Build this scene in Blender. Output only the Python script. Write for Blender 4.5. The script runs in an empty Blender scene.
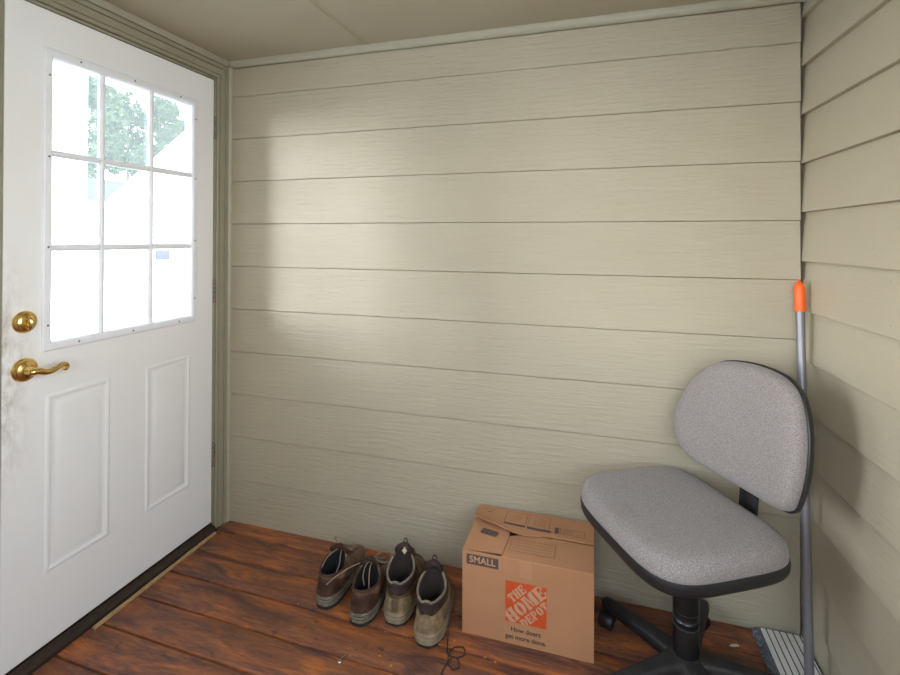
import bpy, bmesh, math, random
from mathutils import Vector, Matrix
random.seed(7)
S = bpy.context.scene
COL = S.collection
PI = math.pi

# ------------------------------------------------------------------ helpers
def link(name, me, mat=None, parent=None, smooth=None):
    o = bpy.data.objects.new(name, me)
    COL.objects.link(o)
    if parent is not None:
        o.parent = parent
    if mat is not None:
        for m in (mat if isinstance(mat, (list, tuple)) else [mat]):
            me.materials.append(m)
    if smooth is not None:
        for p in me.polygons:
            p.use_smooth = True
        me.set_sharp_from_angle(angle=math.radians(smooth))
    return o

def obj(name, bm, mat=None, parent=None, smooth=None, recalc=True):
    if recalc:
        bmesh.ops.recalc_face_normals(bm, faces=bm.faces[:])
    me = bpy.data.meshes.new(name)
    bm.to_mesh(me)
    bm.free()
    return link(name, me, mat, parent, smooth)

def empty(name, loc=(0, 0, 0), rz=0.0):
    o = bpy.data.objects.new(name, None)
    o.empty_display_size = 0.05
    COL.objects.link(o)
    o.location = loc
    o.rotation_euler = (0, 0, rz)
    return o

def tag(o, label=None, cat=None, group=None, kind=None):
    if label: o['label'] = label
    if cat: o['category'] = cat
    if group: o['group'] = group
    if kind: o['kind'] = kind
    return o

def box(bm, a, b, bev=0.0, seg=2, mat=None):
    t = bmesh.new()
    bmesh.ops.create_cube(t, size=1.0)
    for v in t.verts:
        v.co = Vector([a[i] + (b[i] - a[i]) * (v.co[i] + .5) for i in range(3)])
    if bev > 0:
        bmesh.ops.bevel(t, geom=t.edges[:], offset=bev, segments=seg, affect='EDGES', profile=.5)
    if mat is not None:
        bmesh.ops.transform(t, matrix=mat, verts=t.verts[:])
    merge(bm, t)

def merge(bm, t):
    me = bpy.data.meshes.new('tmp')
    t.to_mesh(me); t.free()
    bm.from_mesh(me)
    bpy.data.meshes.remove(me)

def loft(bm, rings, close=True, cap0=True, cap1=True):
    """rings: list of lists of points, all the same length"""
    vs = [[bm.verts.new(p) for p in r] for r in rings]
    n = len(rings[0])
    for i in range(len(vs) - 1):
        for j in range(n if close else n - 1):
            k = (j + 1) % n
            bm.faces.new((vs[i][j], vs[i][k], vs[i + 1][k], vs[i + 1][j]))
    if cap0 and close: bm.faces.new(vs[0][::-1])
    if cap1 and close: bm.faces.new(vs[-1])
    return vs

def catmull(pts, n=6, closed=False):
    P = [Vector(p) for p in pts]
    out = []
    m = len(P)
    rng = range(m if closed else m - 1)
    for i in rng:
        p0 = P[(i - 1) % m] if (closed or i > 0) else P[0]
        p1 = P[i]; p2 = P[(i + 1) % m]
        p3 = P[(i + 2) % m] if (closed or i + 2 < m) else P[-1]
        for k in range(n):
            t = k / n
            out.append(0.5 * ((2 * p1) + (-p0 + p2) * t + (2 * p0 - 5 * p1 + 4 * p2 - p3) * t * t + (-p0 + 3 * p1 - 3 * p2 + p3) * t ** 3))
    if not closed: out.append(P[-1].copy())
    return out

def tube(bm, pts, r, n=8, closed=False, flat=1.0):
    """sweep a circle along pts; r number or list"""
    P = [Vector(p) for p in pts]
    m = len(P)
    rr = r if isinstance(r, (list, tuple)) else [r] * m
    rings = []
    nrm = None
    for i in range(m):
        a = P[(i - 1) % m] if (closed or i > 0) else P[0]
        b = P[(i + 1) % m] if (closed or i < m - 1) else P[-1]
        t = (b - a)
        if t.length < 1e-9: t = Vector((0, 0, 1))
        t.normalize()
        if nrm is None:
            nrm = t.orthogonal().normalized()
        nrm = (nrm - t * nrm.dot(t))
        if nrm.length < 1e-6: nrm = t.orthogonal()
        nrm.normalize()
        bn = t.cross(nrm)
        rings.append([P[i] + (nrm * math.cos(2 * PI * k / n) + bn * math.sin(2 * PI * k / n) * flat) * rr[i] for k in range(n)])
    if closed:
        vs = [[bm.verts.new(p) for p in q] for q in rings]
        for i in range(m):
            for j in range(n):
                k = (j + 1) % n
                bm.faces.new((vs[i][j], vs[i][k], vs[(i + 1) % m][k], vs[(i + 1) % m][j]))
    else:
        loft(bm, rings)

def lathe(bm, prof, n=24, mat=None):
    """prof: list of (r, h) turned round +Z; mat puts it in place"""
    t = bmesh.new()
    rings = [[(max(r, 1e-5) * math.cos(2 * PI * k / n), max(r, 1e-5) * math.sin(2 * PI * k / n), h) for k in range(n)] for r, h in prof]
    loft(t, rings)
    if mat is not None:
        bmesh.ops.transform(t, matrix=mat, verts=t.verts[:])
    merge(bm, t)

def extrude_poly(bm, pts, d):
    """closed polygon of 3D points pushed along vector d"""
    d = Vector(d)
    loft(bm, [[Vector(p) for p in pts], [Vector(p) + d for p in pts]])

def quad(bm, a, b, c, d):
    bm.faces.new([bm.verts.new(p) for p in (a, b, c, d)])

# ------------------------------------------------------------------ materials
def lin(r, g, b):
    f = lambda c: (c / 255 / 12.92) if c / 255 <= .04045 else ((c / 255 + .055) / 1.055) ** 2.4
    return (f(r), f(g), f(b), 1)

class NT:
    def __init__(s, name):
        s.m = bpy.data.materials.new(name)
        s.m.use_nodes = True
        s.t = s.m.node_tree
        s.b = s.t.nodes['Principled BSDF']
    def n(s, typ, **kw):
        x = s.t.nodes.new(typ)
        for k, v in kw.items():
            if k in x.inputs.keys() if isinstance(k, str) else False:
                x.inputs[k].default_value = v
            else:
                setattr(x, k, v)
        return x
    def l(s, a, b): s.t.links.new(a, b)
    def coord(s, scale=(1, 1, 1), rot=(0, 0, 0), kind='Object'):
        c = s.n('ShaderNodeTexCoord'); mp = s.n('ShaderNodeMapping')
        mp.inputs['Scale'].default_value = scale
        mp.inputs['Rotation'].default_value = rot
        s.l(c.outputs[kind], mp.inputs['Vector'])
        return mp.outputs['Vector']
    def noise(s, vec, scale, detail=4, rough=.55, dist=0.0):
        x = s.n('ShaderNodeTexNoise')
        x.inputs['Scale'].default_value = scale
        x.inputs['Detail'].default_value = detail
        x.inputs['Roughness'].default_value = rough
        x.inputs['Distortion'].default_value = dist
        if vec is not None: s.l(vec, x.inputs['Vector'])
        return x.outputs['Fac']
    def ramp(s, fac, stops):
        x = s.n('ShaderNodeValToRGB')
        e = x.color_ramp.elements
        while len(e) < len(stops): e.new(.5)
        for i, (p, c) in enumerate(stops):
            e[i].position = p; e[i].color = c
        s.l(fac, x.inputs['Fac'])
        return x.outputs['Color']
    def math(s, op, a, b=None, clamp=False):
        x = s.n('ShaderNodeMath'); x.operation = op; x.use_clamp = clamp
        for i, q in enumerate((a, b)):
            if q is None: continue
            if hasattr(q, 'is_linked'): s.l(q, x.inputs[i])
            else: x.inputs[i].default_value = q
        return x.outputs[0]
    def mix(s, fac, a, b, mode='MIX'):
        x = s.n('ShaderNodeMix'); x.data_type = 'RGBA'; x.blend_type = mode
        for i, q in ((0, fac), (6, a), (7, b)):
            if hasattr(q, 'is_linked'): s.l(q, x.inputs[i])
            else: x.inputs[i].default_value = q
        return x.outputs[2]
    def bump(s, h, strength, dist=.002, normal=None):
        x = s.n('ShaderNodeBump')
        x.inputs['Strength'].default_value = strength
        x.inputs['Distance'].default_value = dist
        s.l(h, x.inputs['Height'])
        if normal is not None: s.l(normal, x.inputs['Normal'])
        return x.outputs['Normal']
    def set(s, **kw):
        for k, v in kw.items():
            k = {'color': 'Base Color', 'rough': 'Roughness', 'metal': 'Metallic', 'normal': 'Normal', 'spec': 'Specular IOR Level',
                 'sheen': 'Sheen Weight', 'coat': 'Coat Weight', 'coat_rough': 'Coat Roughness'}[k]
            if hasattr(v, 'is_linked'): s.l(v, s.b.inputs[k])
            else: s.b.inputs[k].default_value = v
        return s.m

def plain(name, col, rough=.5, metal=0, var=.12, scale=30, bump=0.0, bscale=200, spec=.5):
    t = NT(name)
    v = t.coord()
    f = t.noise(v, scale, 5)
    d = tuple(c * (1 - var) for c in col[:3]) + (1,)
    l = tuple(min(1, c * (1 + var)) for c in col[:3]) + (1,)
    t.set(color=t.ramp(f, [(.3, d), (.7, l)]), rough=rough, metal=metal, spec=spec)
    if bump:
        t.set(normal=t.bump(t.noise(v, bscale, 4), bump))
    return t.m

def siding_mat(name, col, axis, strength=.55):
    """painted embossed lap siding: fine grain running along the board"""
    t = NT(name)
    sc = (6, 6, 110)
    v = t.coord(sc)
    g1 = t.noise(v, 1.6, 5, .6, 1.4)
    v2 = t.coord((1.2, 1.2, 22))
    g2 = t.noise(v2, 1.9, 5, .6, 2.6)
    w = t.n('ShaderNodeTexWave')
    w.wave_type = 'BANDS'; w.bands_direction = 'Z'
    w.inputs['Scale'].default_value = 14; w.inputs['Distortion'].default_value = 9
    w.inputs['Detail'].default_value = 3; w.inputs['Detail Scale'].default_value = .9
    t.l(t.coord((.35, .35, 1.0)), w.inputs['Vector'])
    h = t.math('ADD', t.math('MULTIPLY', g1, .7), t.math('MULTIPLY', g2, .42))
    h = t.math('ADD', h, t.math('MULTIPLY', w.outputs['Fac'], .08))
    big = t.noise(t.coord((1, 1, 1)), 1.7, 3)
    d = tuple(c * .95 for c in col[:3]) + (1,); l = tuple(c * 1.05 for c in col[:3]) + (1,)
    t.set(color=t.ramp(big, [(.3, d), (.7, l)]), rough=.36, spec=.5, normal=t.bump(h, strength, .008))
    return t.m

WALL_C = lin(178, 166, 142)
M = {}
M['siding'] = siding_mat('back siding paint', WALL_C, 'x', .62)
M['siding_side'] = siding_mat('side siding paint', WALL_C, 'y', .2)
M['trim'] = plain('sage trim paint', lin(150, 143, 120), .42, var=.05, scale=9, bump=.12, bscale=60)
M['bead'] = plain('pale trim paint', lin(168, 160, 138), .42, var=.05, scale=9, bump=.12, bscale=60)

def ceil_mat():
    t = NT('ceiling paint')
    v = t.coord((1, 1, 1))
    f = t.noise(v, 2.2, 3)
    st = t.noise(t.coord((26, 3, 1), (0, 0, .9)), 4, 4)
    fine = t.noise(v, 160, 3)
    t.set(color=t.ramp(f, [(.3, lin(172, 160, 136)), (.7, lin(180, 168, 144))]), rough=.6,
          normal=t.bump(t.math('ADD', t.math('MULTIPLY', st, .6), t.math('MULTIPLY', fine, .5)), .4, .002))
    return t.m
M['ceiling'] = ceil_mat()

def floor_mat():
    t = NT('worn red stained deck')
    c = t.n('ShaderNodeTexCoord')
    sep = t.n('ShaderNodeSeparateXYZ'); t.l(c.outputs['Object'], sep.inputs[0])
    bi = t.math('FLOOR', t.math('DIVIDE', t.math('ADD', sep.outputs['Y'], .0785), .1395))
    wn = t.n('ShaderNodeTexWhiteNoise'); wn.noise_dimensions = '1D'; t.l(bi, wn.inputs['W'])
    off = t.n('ShaderNodeCombineXYZ')
    t.l(t.math('MULTIPLY', wn.outputs['Value'], 37.0), off.inputs['X'])
    t.l(t.math('MULTIPLY', wn.outputs['Value'], 11.0), off.inputs['Z'])
    add = t.n('ShaderNodeVectorMath'); add.operation = 'ADD'
    t.l(c.outputs['Object'], add.inputs[0]); t.l(off.outputs[0], add.inputs[1])
    def mp(sc):
        m = t.n('ShaderNodeMapping'); m.inputs['Scale'].default_value = sc
        t.l(add.outputs[0], m.inputs['Vector']); return m.outputs[0]
    wear = t.noise(mp((2.2, 13, 1)), 1.3, 9, .68, 1.2)
    grain = t.noise(mp((7, 120, 1)), 2.4, 6, .7, .8)
    dirt = t.noise(mp((5, 18, 1)), 1.9, 9, .72, .6)
    base = t.ramp(wear, [(.35, lin(98, 68, 60)), (.45, lin(134, 86, 67)), (.55, lin(172, 105, 68)), (.65, lin(214, 126, 60))])
    g = t.ramp(grain, [(.34, (.45, .43, .42, 1)), (.62, (1.15, 1.1, 1.05, 1))])
    col = t.mix(.75, base, g, 'MULTIPLY')
    grey = t.ramp(dirt, [(.52, (0, 0, 0, 1)), (.68, (1, 1, 1, 1))])
    col = t.mix(t.math('MULTIPLY', grey, .6), col, lin(108, 84, 72))
    spots = t.noise(mp((9, 16, 1)), 2.4, 3, .5)
    sp = t.ramp(spots, [(.66, (0, 0, 0, 1)), (.74, (1, 1, 1, 1))])
    col = t.mix(t.math('MULTIPLY', sp, .6), col, lin(48, 32, 28))
    fr = t.math('FRACT', t.math('DIVIDE', t.math('ADD', sep.outputs['Y'], .0785), .1395))
    ed = t.math('MULTIPLY', t.math('SUBTRACT', t.math('ABSOLUTE', t.math('SUBTRACT', fr, .5)), .445), 24.0, True)
    en = t.ramp(t.noise(mp((3, 3, 1)), 2.2, 5, .7), [(.40, (0, 0, 0, 1)), (.60, (1, 1, 1, 1))])
    col = t.mix(t.math('MULTIPLY', t.math('MULTIPLY', ed, en), .42), col, lin(206, 116, 58))
    bw = t.math('ADD', t.math('MULTIPLY', wn.outputs['Value'], .35), .82)
    bwc = t.n('ShaderNodeCombineXYZ')
    for k in 'XYZ': t.l(bw, bwc.inputs[k])
    col = t.mix(1.0, col, bwc.outputs[0], 'MULTIPLY')
    t.set(color=col, rough=t.math('ADD', t.math('MULTIPLY', dirt, .35), .25), spec=.45,
          normal=t.bump(t.math('ADD', t.math('MULTIPLY', grain, .7), t.math('MULTIPLY', wear, .4)), .35, .002))
    return t.m
M['deck'] = floor_mat()
M['dark_void'] = plain('dark ground under deck', lin(24, 18, 15), .9)

def door_mat():
    t = NT('white door paint')
    c = t.n('ShaderNodeTexCoord'); sep = t.n('ShaderNodeSeparateXYZ'); t.l(c.outputs['Object'], sep.inputs[0])
    f = t.noise(t.coord(), 1.6, 3)
    col = t.ramp(f, [(.3, lin(236, 232, 228)), (.7, lin(240, 237, 234))])
    # hand grime worn along the latch edge
    e = t.math('SUBTRACT', 1.0, t.math('DIVIDE', t.math('ADD', sep.outputs['Y'], .9144), .10), True)
    zc = t.math('SUBTRACT', 1.0, t.math('DIVIDE', t.math('ABSOLUTE', t.math('SUBTRACT', sep.outputs['Z'], .92)), .42), True)
    n = t.ramp(t.noise(t.coord((1, 2, 1)), 14, 6, .7), [(.42, (0, 0, 0, 1)), (.72, (1, 1, 1, 1))])
    k = t.math('MULTIPLY', t.math('MULTIPLY', t.math('POWER', e, 1.3), zc), n)
    col = t.mix(t.math('MULTIPLY', k, 1.1, True), col, lin(146, 122, 92))
    sp = t.ramp(t.noise(t.coord((1, 1, 1)), 23, 2, .5), [(.75, (0, 0, 0, 1)), (.80, (1, 1, 1, 1))])
    col = t.mix(t.math('MULTIPLY', sp, .22), col, lin(150, 135, 118))
    t.set(color=col, rough=.42, spec=.45, normal=t.bump(t.noise(t.coord((1, 40, 6)), 3, 3), .06, .001))
    return t.m
M['door'] = door_mat()
M['vinyl'] = plain('white vinyl frame', lin(236, 235, 236), .35, var=.02)
M['plug'] = plain('grey screw plug', lin(110, 100, 92), .5)
def brass():
    t = NT('polished brass')
    f = t.noise(t.coord(), 60, 4)
    t.set(color=t.ramp(f, [(.3, lin(212, 172, 96)), (.75, lin(240, 212, 144))]), metal=1.0, rough=.2)
    return t.m
M['brass'] = brass()
M['hinge'] = plain('worn hinge metal', lin(136, 118, 102), .5, .6, .2, 80)
M['bronze'] = plain('dark bronze sill', lin(58, 45, 37), .45, .3, .25, 40)
M['pale_wood'] = plain('pale wood strip', lin(176, 142, 100), .7, var=.15, scale=40, bump=.2, bscale=90)

def glass_mat():
    t = NT('window glass')
    nt = t.t
    out = nt.nodes['Material Output']
    nt.nodes.remove(t.b)
    tr = t.n('ShaderNodeBsdfTransparent'); tr.inputs['Color'].default_value = (.97, .98, .98, 1)
    gl = t.n('ShaderNodeBsdfGlossy'); gl.inputs['Roughness'].default_value = .02
    df = t.n('ShaderNodeBsdfTranslucent'); df.inputs['Color'].default_value = (.9, .9, .92, 1)
    lw = t.n('ShaderNodeFresnel'); lw.inputs['IOR'].default_value = 1.35
    m1 = t.n('ShaderNodeMixShader'); t.l(lw.outputs[0], m1.inputs[0]); t.l(tr.outputs[0], m1.inputs[1]); t.l(gl.outputs[0], m1.inputs[2])
    m2 = t.n('ShaderNodeMixShader'); m2.inputs[0].default_value = .05
    t.l(m1.outputs[0], m2.inputs[1]); t.l(df.outputs[0], m2.inputs[2])
    t.l(m2.outputs[0], out.inputs['Surface'])
    return t.m
M['glass'] = glass_mat()

def fabric():
    t = NT('grey mauve upholstery')
    v = t.coord()
    n1 = t.noise(v, 420, 3, .7)
    n2 = t.noise(v, 170, 3, .6)
    st = t.noise(v, 5, 5, .6)
    col = t.ramp(n1, [(.32, lin(108, 98, 95)), (.5, lin(139, 129, 124)), (.7, lin(172, 162, 156))])
    col = t.mix(t.math('MULTIPLY', t.ramp(st, [(.5, (0, 0, 0, 1)), (.75, (1, 1, 1, 1))]), .35), col, lin(128, 112, 96))
    t.set(color=col, rough=.92, spec=.15, sheen=.15, normal=t.bump(t.math('ADD', n1, n2), .5, .0015))
    return t.m
M['fabric'] = fabric()
M['plastic'] = plain('black plastic', lin(30, 28, 30), .45, var=.2, scale=60, bump=.1, bscale=400)
M['plastic_dusty'] = plain('dusty black plastic', lin(46, 42, 40), .55, var=.35, scale=22, bump=.1, bscale=300)
M['black_metal'] = plain('black painted steel', lin(20, 20, 22), .32, 0, .15, 30)
M['steel_ring'] = plain('grey ring metal', lin(120, 118, 118), .35, .8)

def cardboard():
    t = NT('cardboard')
    v = t.coord()
    f = t.noise(v, 5, 4)
    fl = t.noise(t.coord((260, 260, 3)), 1.0, 2)
    col = t.ramp(f, [(.3, lin(181, 127, 89)), (.7, lin(190, 136, 97))])
    sp = t.noise(v, 260, 2)
    col = t.mix(.18, col, t.ramp(sp, [(.3, lin(150, 106, 74)), (.7, lin(212, 166, 126))]))
    t.set(color=col, rough=.8, spec=.25, normal=t.bump(fl, .1, .001))
    return t.m
M['card'] = cardboard()
M['card_print'] = plain('bare board lettering', lin(200, 152, 116), .8, var=.05)
M['ink_dark'] = plain('dark brown ink', lin(92, 76, 66), .8, var=.12, scale=120)
M['ink_orange'] = plain('orange ink', lin(206, 80, 32), .75, var=.06, scale=90)
M['tape'] = plain('clear packing tape', lin(186, 136, 100), .3, var=.04)

def leather(name, lo, mid, hi, rough=.45, bump=.4, sc=18):
    t = NT(name)
    v = t.coord()
    f = t.noise(v, sc, 6, .65)
    fine = t.noise(v, 240, 4)
    t.set(color=t.ramp(f, [(.3, lo), (.5, mid), (.72, hi)]), rough=rough, spec=.4,
          normal=t.bump(t.math('ADD', t.math('MULTIPLY', f, .8), t.math('MULTIPLY', fine, .5)), bump, .002))
    return t.m
M['brown_leather'] = leather('brown oiled leather', lin(66, 46, 36), lin(108, 78, 58), lin(148, 114, 86), .42)
M['brown_panel'] = leather('dark brown leather', lin(44, 30, 25), lin(74, 50, 39), lin(104, 74, 56), .45)
M['grey_rubber'] = leather('dusty grey rubber', lin(84, 76, 66), lin(112, 102, 88), lin(138, 127, 110), .8, .3, 30)
M['dark_rubber'] = leather('black rubber tread', lin(26, 24, 23), lin(42, 39, 36), lin(66, 60, 54), .75, .3, 40)
M['tan_suede'] = leather('dusty tan leather', lin(98, 80, 56), lin(138, 115, 84), lin(170, 147, 114), .7, .5, 26)
M['mid_suede'] = leather('worn brown leather', lin(72, 54, 38), lin(104, 80, 58), lin(138, 112, 84), .6, .5, 26)
M['tan_rubber'] = leather('dusty tan rubber', lin(120, 102, 80), lin(148, 130, 104), lin(172, 154, 126), .85, .3, 30)
M['dark_collar'] = leather('dark brown padded lining', lin(34, 26, 24), lin(56, 44, 40), lin(82, 66, 58), .6, .3, 30)
M['taupe_edge'] = leather('taupe binding', lin(98, 84, 70), lin(126, 110, 94), lin(152, 136, 116), .7, .3, 40)
M['brown_lining'] = plain('dark brown lining', lin(50, 38, 34), .9)
M['lining'] = plain('black shoe lining', lin(20, 17, 17), .9)
M['lace_grey'] = plain('grey brown lace', lin(138, 118, 98), .8, var=.25, scale=300)
M['lace_dark'] = plain('dark brown lace', lin(62, 46, 38), .8, var=.25, scale=300)
M['label_cream'] = plain('cream woven label', lin(206, 190, 150), .7)
M['orange'] = plain('orange plastic grip', lin(240, 96, 24), .45, var=.05)
M['pole'] = plain('grey metal pole', lin(128, 125, 128), .38, .35, .06, 20)
M['mop_white'] = plain('white mop plate', lin(234, 228, 222), .6, var=.04)
M['mop_stripe'] = plain('dark grey stripe', lin(62, 56, 54), .7)
M['fringe'] = leather('grey microfibre', lin(70, 72, 74), lin(104, 107, 110), lin(140, 143, 146), .95, .8, 120)
M['paper'] = plain('white paper', lin(236, 232, 226), .8)
M['leaf_dry'] = plain('dry leaf', lin(206, 132, 60), .8, var=.3)
M['screw'] = plain('bright screw', lin(170, 164, 156), .3, .9)
M['white_paint'] = plain('white house paint', lin(238, 238, 240), .6, var=.03, scale=4)
M['roof_grey'] = plain('grey shingle', lin(64, 62, 68), .85, var=.15, scale=20)
M['leaves'] = leather('green foliage', lin(38, 58, 36), lin(60, 86, 50), lin(104, 118, 66), .7, .2, 3)
M['bark'] = plain('bark', lin(92, 78, 66), .9)
M['concrete'] = plain('pale concrete', lin(208, 205, 198), .9, var=.06, scale=2)
M['grass'] = leather('grey green yard', lin(176, 178, 170), lin(196, 197, 194), lin(212, 213, 213), .9, .2, 3)

# ------------------------------------------------------------------ the room
W = 2.3465; A2 = math.tan(math.radians(1.3528)); HC = 2.1815; YF = -2.75
P1 = .2014; Q0 = .1109; P2 = .1658
GAP = [-.0785 - .1395 * i for i in range(0, 24)]

def structure(o, label=None):
    o['kind'] = 'structure'
    if label: o['label'] = label
    return o

# floor: boards running along x, a little out of square with the back wall
bm = bmesh.new()
ys = [.0611] + GAP
ROT = Matrix.Rotation(math.radians(-1.15), 4, 'Z')
for i in range(len(ys) - 1):
    y1 = ys[i] - .0035; y0 = ys[i + 1] + .0035
    t = bmesh.new()
    box(t, (-.12, y0, -.03), (2.75, y1, 0), .0028, 2)
    merge(bm, t)
bm2 = bmesh.new()
box(bm2, (-.12, -3.5, -.1), (2.75, .1, -.032))
fl = obj('floor', bm, M['deck'], smooth=40)
fl.rotation_euler = (0, 0, math.radians(-1.15))
und = obj('joist_layer', bm2, M['dark_void'], fl)
structure(fl, 'worn red brown stained deck boards')

# back wall: flat lap siding
bm = bmesh.new()
z = 0.0
prof = []
for k in range(0, 11):
    zb = P1 * k; zt = min(P1 * (k + 1), 2.19)
    prof += [(-.0005, zb - .0005), (-.0048, zb + .0005), (-.006, zb + .002), (-.0012, zt - .0022), (.004, zt - .0018)]
prof = [(y, min(zz, 2.1470)) for y, zz in prof[:-2]] + [(-.0012, 2.1475), (.012, 2.1480), (.012, 2.19), (.08, 2.19), (.08, -.03)]
xs = [0.0, W]
box(bm, (W - .02, .05, -.03), (W + .13, .08, 2.19))
loft(bm, [[(x, y, zz) for y, zz in prof] for x in xs])
structure(obj('wall_back', bm, M['siding'], smooth=12), 'beige painted flat lap siding wall')

# right wall: thick lap siding, flared by a degree
bm = bmesh.new()
prof = []
kk = list(range(-1, 13))
for k in kk:
    zb = max(Q0 + P2 * k, 0.0); zt = min(Q0 + P2 * (k + 1), HC)
    e = 0.017
    f0 = 0 if zb > Q0 + P2 * k else 1
    prof += [(0.0, zb), (-e, zb + .0005), (-e - .0006, zb + .003), (-.001, zt - .0005)]
prof += [(.1, HC), (.1, -.03), (0, -.03)]
def wx(off, y): return W + .0215 + off - A2 * y
RY0, RY1, RZ0, RZ1 = -2.35, -1.05, .85, 2.05       # side opening of the porch, beside the camera
loft(bm, [[(wx(o_, y), y, zz) for o_, zz in prof] for y in (.055, RY1)])
loft(bm, [[(wx(o_, y), y, zz) for o_, zz in prof] for y in (RY0, YF)])
def side_box(z0, z1):
    loft(bm, [[(wx(-.005, y), y, z0), (wx(.1, y), y, z0), (wx(.1, y), y, z1), (wx(-.005, y), y, z1)] for y in (RY1, RY0)])
side_box(-.03, RZ0); side_box(RZ1, HC)
wr = structure(obj('wall_right', bm, M['siding_side'], smooth=12), 'beige painted thick lap siding wall')
for y, k, dz in ((-.10, 7, .03), (-.46, 6, .135), (-.48, 6, .03), (-.09, 5, .10), (-.47, 5, .03), (-.40, 7, .05)):
    nb = bmesh.new()
    lathe(nb, [(.0022, 0), (.0022, .0006), (.0012, .0010)], 8, Matrix.Translation((wx(-.0172 + .0165 * dz / P2, y), y, Q0 + P2 * k + dz)) @ Matrix.Rotation(-PI / 2, 4, 'Y'))
    obj('nail_head', nb, M['trim'], wr)

# left wall round the door
DY0, DY1, DZ0, DZ1 = -.9144, -.0944, .0395, 2.0689
bm = bmesh.new()
box(bm, (-.13, DY1 + .012, -.03), (-.006, .08, 2.19))
box(bm, (-.13, DY0 - .03, DZ1 + .02), (-.006, DY1 + .012, 2.19))
prof = []
for k in range(0, 11):
    zb = P1 * k; zt = min(P1 * (k + 1), 2.19)
    prof += [(.0005, zb), (.006, zb + .001), (.0012, zt - .002)]
prof += [(-.13, 2.19), (-.13, -.03), (0, -.03)]
LY0, LY1, LZ0, LZ1 = -2.55, -1.38, .95, 2.05      # window opening in the left wall, beyond the frame
loft(bm, [[(x, y, zz) for x, zz in prof] for y in (YF, LY0)])
loft(bm, [[(x, y, zz) for x, zz in prof] for y in (LY1, DY0 - .03)])
box(bm, (-.13, LY0, -.03), (.0, LY1, LZ0)); box(bm, (-.13, LY0, LZ1), (.0, LY1, 2.19))
structure(obj('wall_left', bm, M['siding'], smooth=12))

# front wall behind the camera: low wall, header and the wide screen opening that lights the porch
bm = bmesh.new()
FX0, FX1, FZ0, FZ1 = 1.15, 2.25, 1.0, 2.08
box(bm, (-.13, YF - .1, -.03), (W + .3, YF, FZ0))
box(bm, (-.13, YF - .1, FZ1), (W + .3, YF, 2.19))
box(bm, (-.13, YF - .1, FZ0), (FX0, YF, FZ1))
box(bm, (FX1, YF - .1, FZ0), (W + .3, YF, FZ1))
structure(obj('wall_front', bm, M['siding']))

bm = bmesh.new()
box(bm, (-.14, YF - .1, HC), (W + .32, .09, HC + .1))
for x0 in (.712, .728):
    tube(bm, [(x0, -.36 - 2.6, HC), (x0, -.36, HC), (x0 + .02, -.02, HC)], .0035, 6)
structure(obj('ceiling', bm, M['ceiling'], smooth=30))

# trim: ceiling bead on the back wall, corner beads, casing round the door
bm = bmesh.new()
def sweep2(bm, prof, p0, p1, ax, az):
    """profile (a,b) in axes ax, az swept from p0 to p1"""
    ax, az = Vector(ax), Vector(az)
    loft(bm, [[Vector(p) + ax * a + az * b for a, b in prof] for p in (p0, p1)])
quarter = [(0, 0), (.016, 0), (.016, -.009), (.0135, -.018), (.009, -.025), (.004, -.0295), (0, -.031)]
sweep2(bm, quarter, (0.02, -.004, HC), (W + .02, -.004, HC), (0, -1, 0), (0, 0, 1))
structure(obj('trim_1', bm, M['bead'], smooth=40))
bm = bmesh.new()
q2 = [(0, 0), (.0, -.018), (.006, -.0175), (.0125, -.014), (.017, -.008), (.019, 0)]
sweep2(bm, q2, (.005, -.002, 0), (.005, -.002, HC - .03), (1, 0, 0), (0, 1, 0))
structure(obj('trim_2', bm, M['bead'], smooth=40))
bm = bmesh.new()
casing = [(0, 0), (0, .012), (.003, .0145), (.012, .0150), (.0135, .0095), (.0165, .0095), (.018, .0150), (.032, .0190), (.042, .0185), (.0435, .0130), (.0465, .0130), (.048, .0205), (.056, .0225), (.063, .0215), (.066, .017), (.066, 0)]
# (distance from the door edge, thickness)
YA = DY1 + .0145; YB = DY0 - .0145; ZT = DZ1 + .0155
def cas_ring(side):
    return [(b, a) for a, b in casing]
legs = []
r_bot = [(b - .006, YA + a, 0.0) for a, b in casing]
r_top = [(b - .006, YA + a, ZT + a) for a, b in casing]
l_top = [(b - .006, YB - a, ZT + a) for a, b in casing]
l_bot = [(b - .006, YB - a, 0.0) for a, b in casing]
loft(bm, [r_bot, r_top, l_top, l_bot])
tr = structure(obj('trim_3', bm, M['trim'], smooth=30))
bm = bmesh.new()
crown = [(0, 0), (.020, 0), (.020, -.006), (.014, -.014), (.012, -.024), (0, -.026)]
sweep2(bm, crown, (-.006, .0, HC), (-.006, YF, HC), (1, 0, 0), (0, 0, 1))
structure(obj('trim_4', bm, M['bead'], smooth=30))
bm = bmesh.new()   # jamb with stop
box(bm, (-.13, DY1 + .003, .0), (.002, DY1 + .0125, DZ1 + .012), .001)
box(bm, (-.13, DY0 - .0125, .0), (.002, DY0 - .003, DZ1 + .012), .001)
box(bm, (-.13, DY0 - .012, DZ1 + .003), (.002, DY1 + .012, DZ1 + .0125), .001)
box(bm, (-.07, DY1 - .012, .03), (-.048, DY1 + .004, DZ1 + .004), .001)
box(bm, (-.07, DY0 - .004, .03), (-.048, DY0 + .012, DZ1 + .004), .001)
box(bm, (-.07, DY0, DZ1 - .012), (-.048, DY1, DZ1 + .004), .001)
structure(obj('trim_5', bm, M['trim'], smooth=30))
bm = bmesh.new()
prof = [(-.13, 0), (-.13, .03), (-.02, .034), (.002, .032), (.006, .024), (.016, .020), (.024, .012), (.026, .0)]
sweep2(bm, prof, (0, DY0 - .004, .0005), (0, DY1 + .004, .0005), (1, 0, 0), (0, 0, 1))
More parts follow.
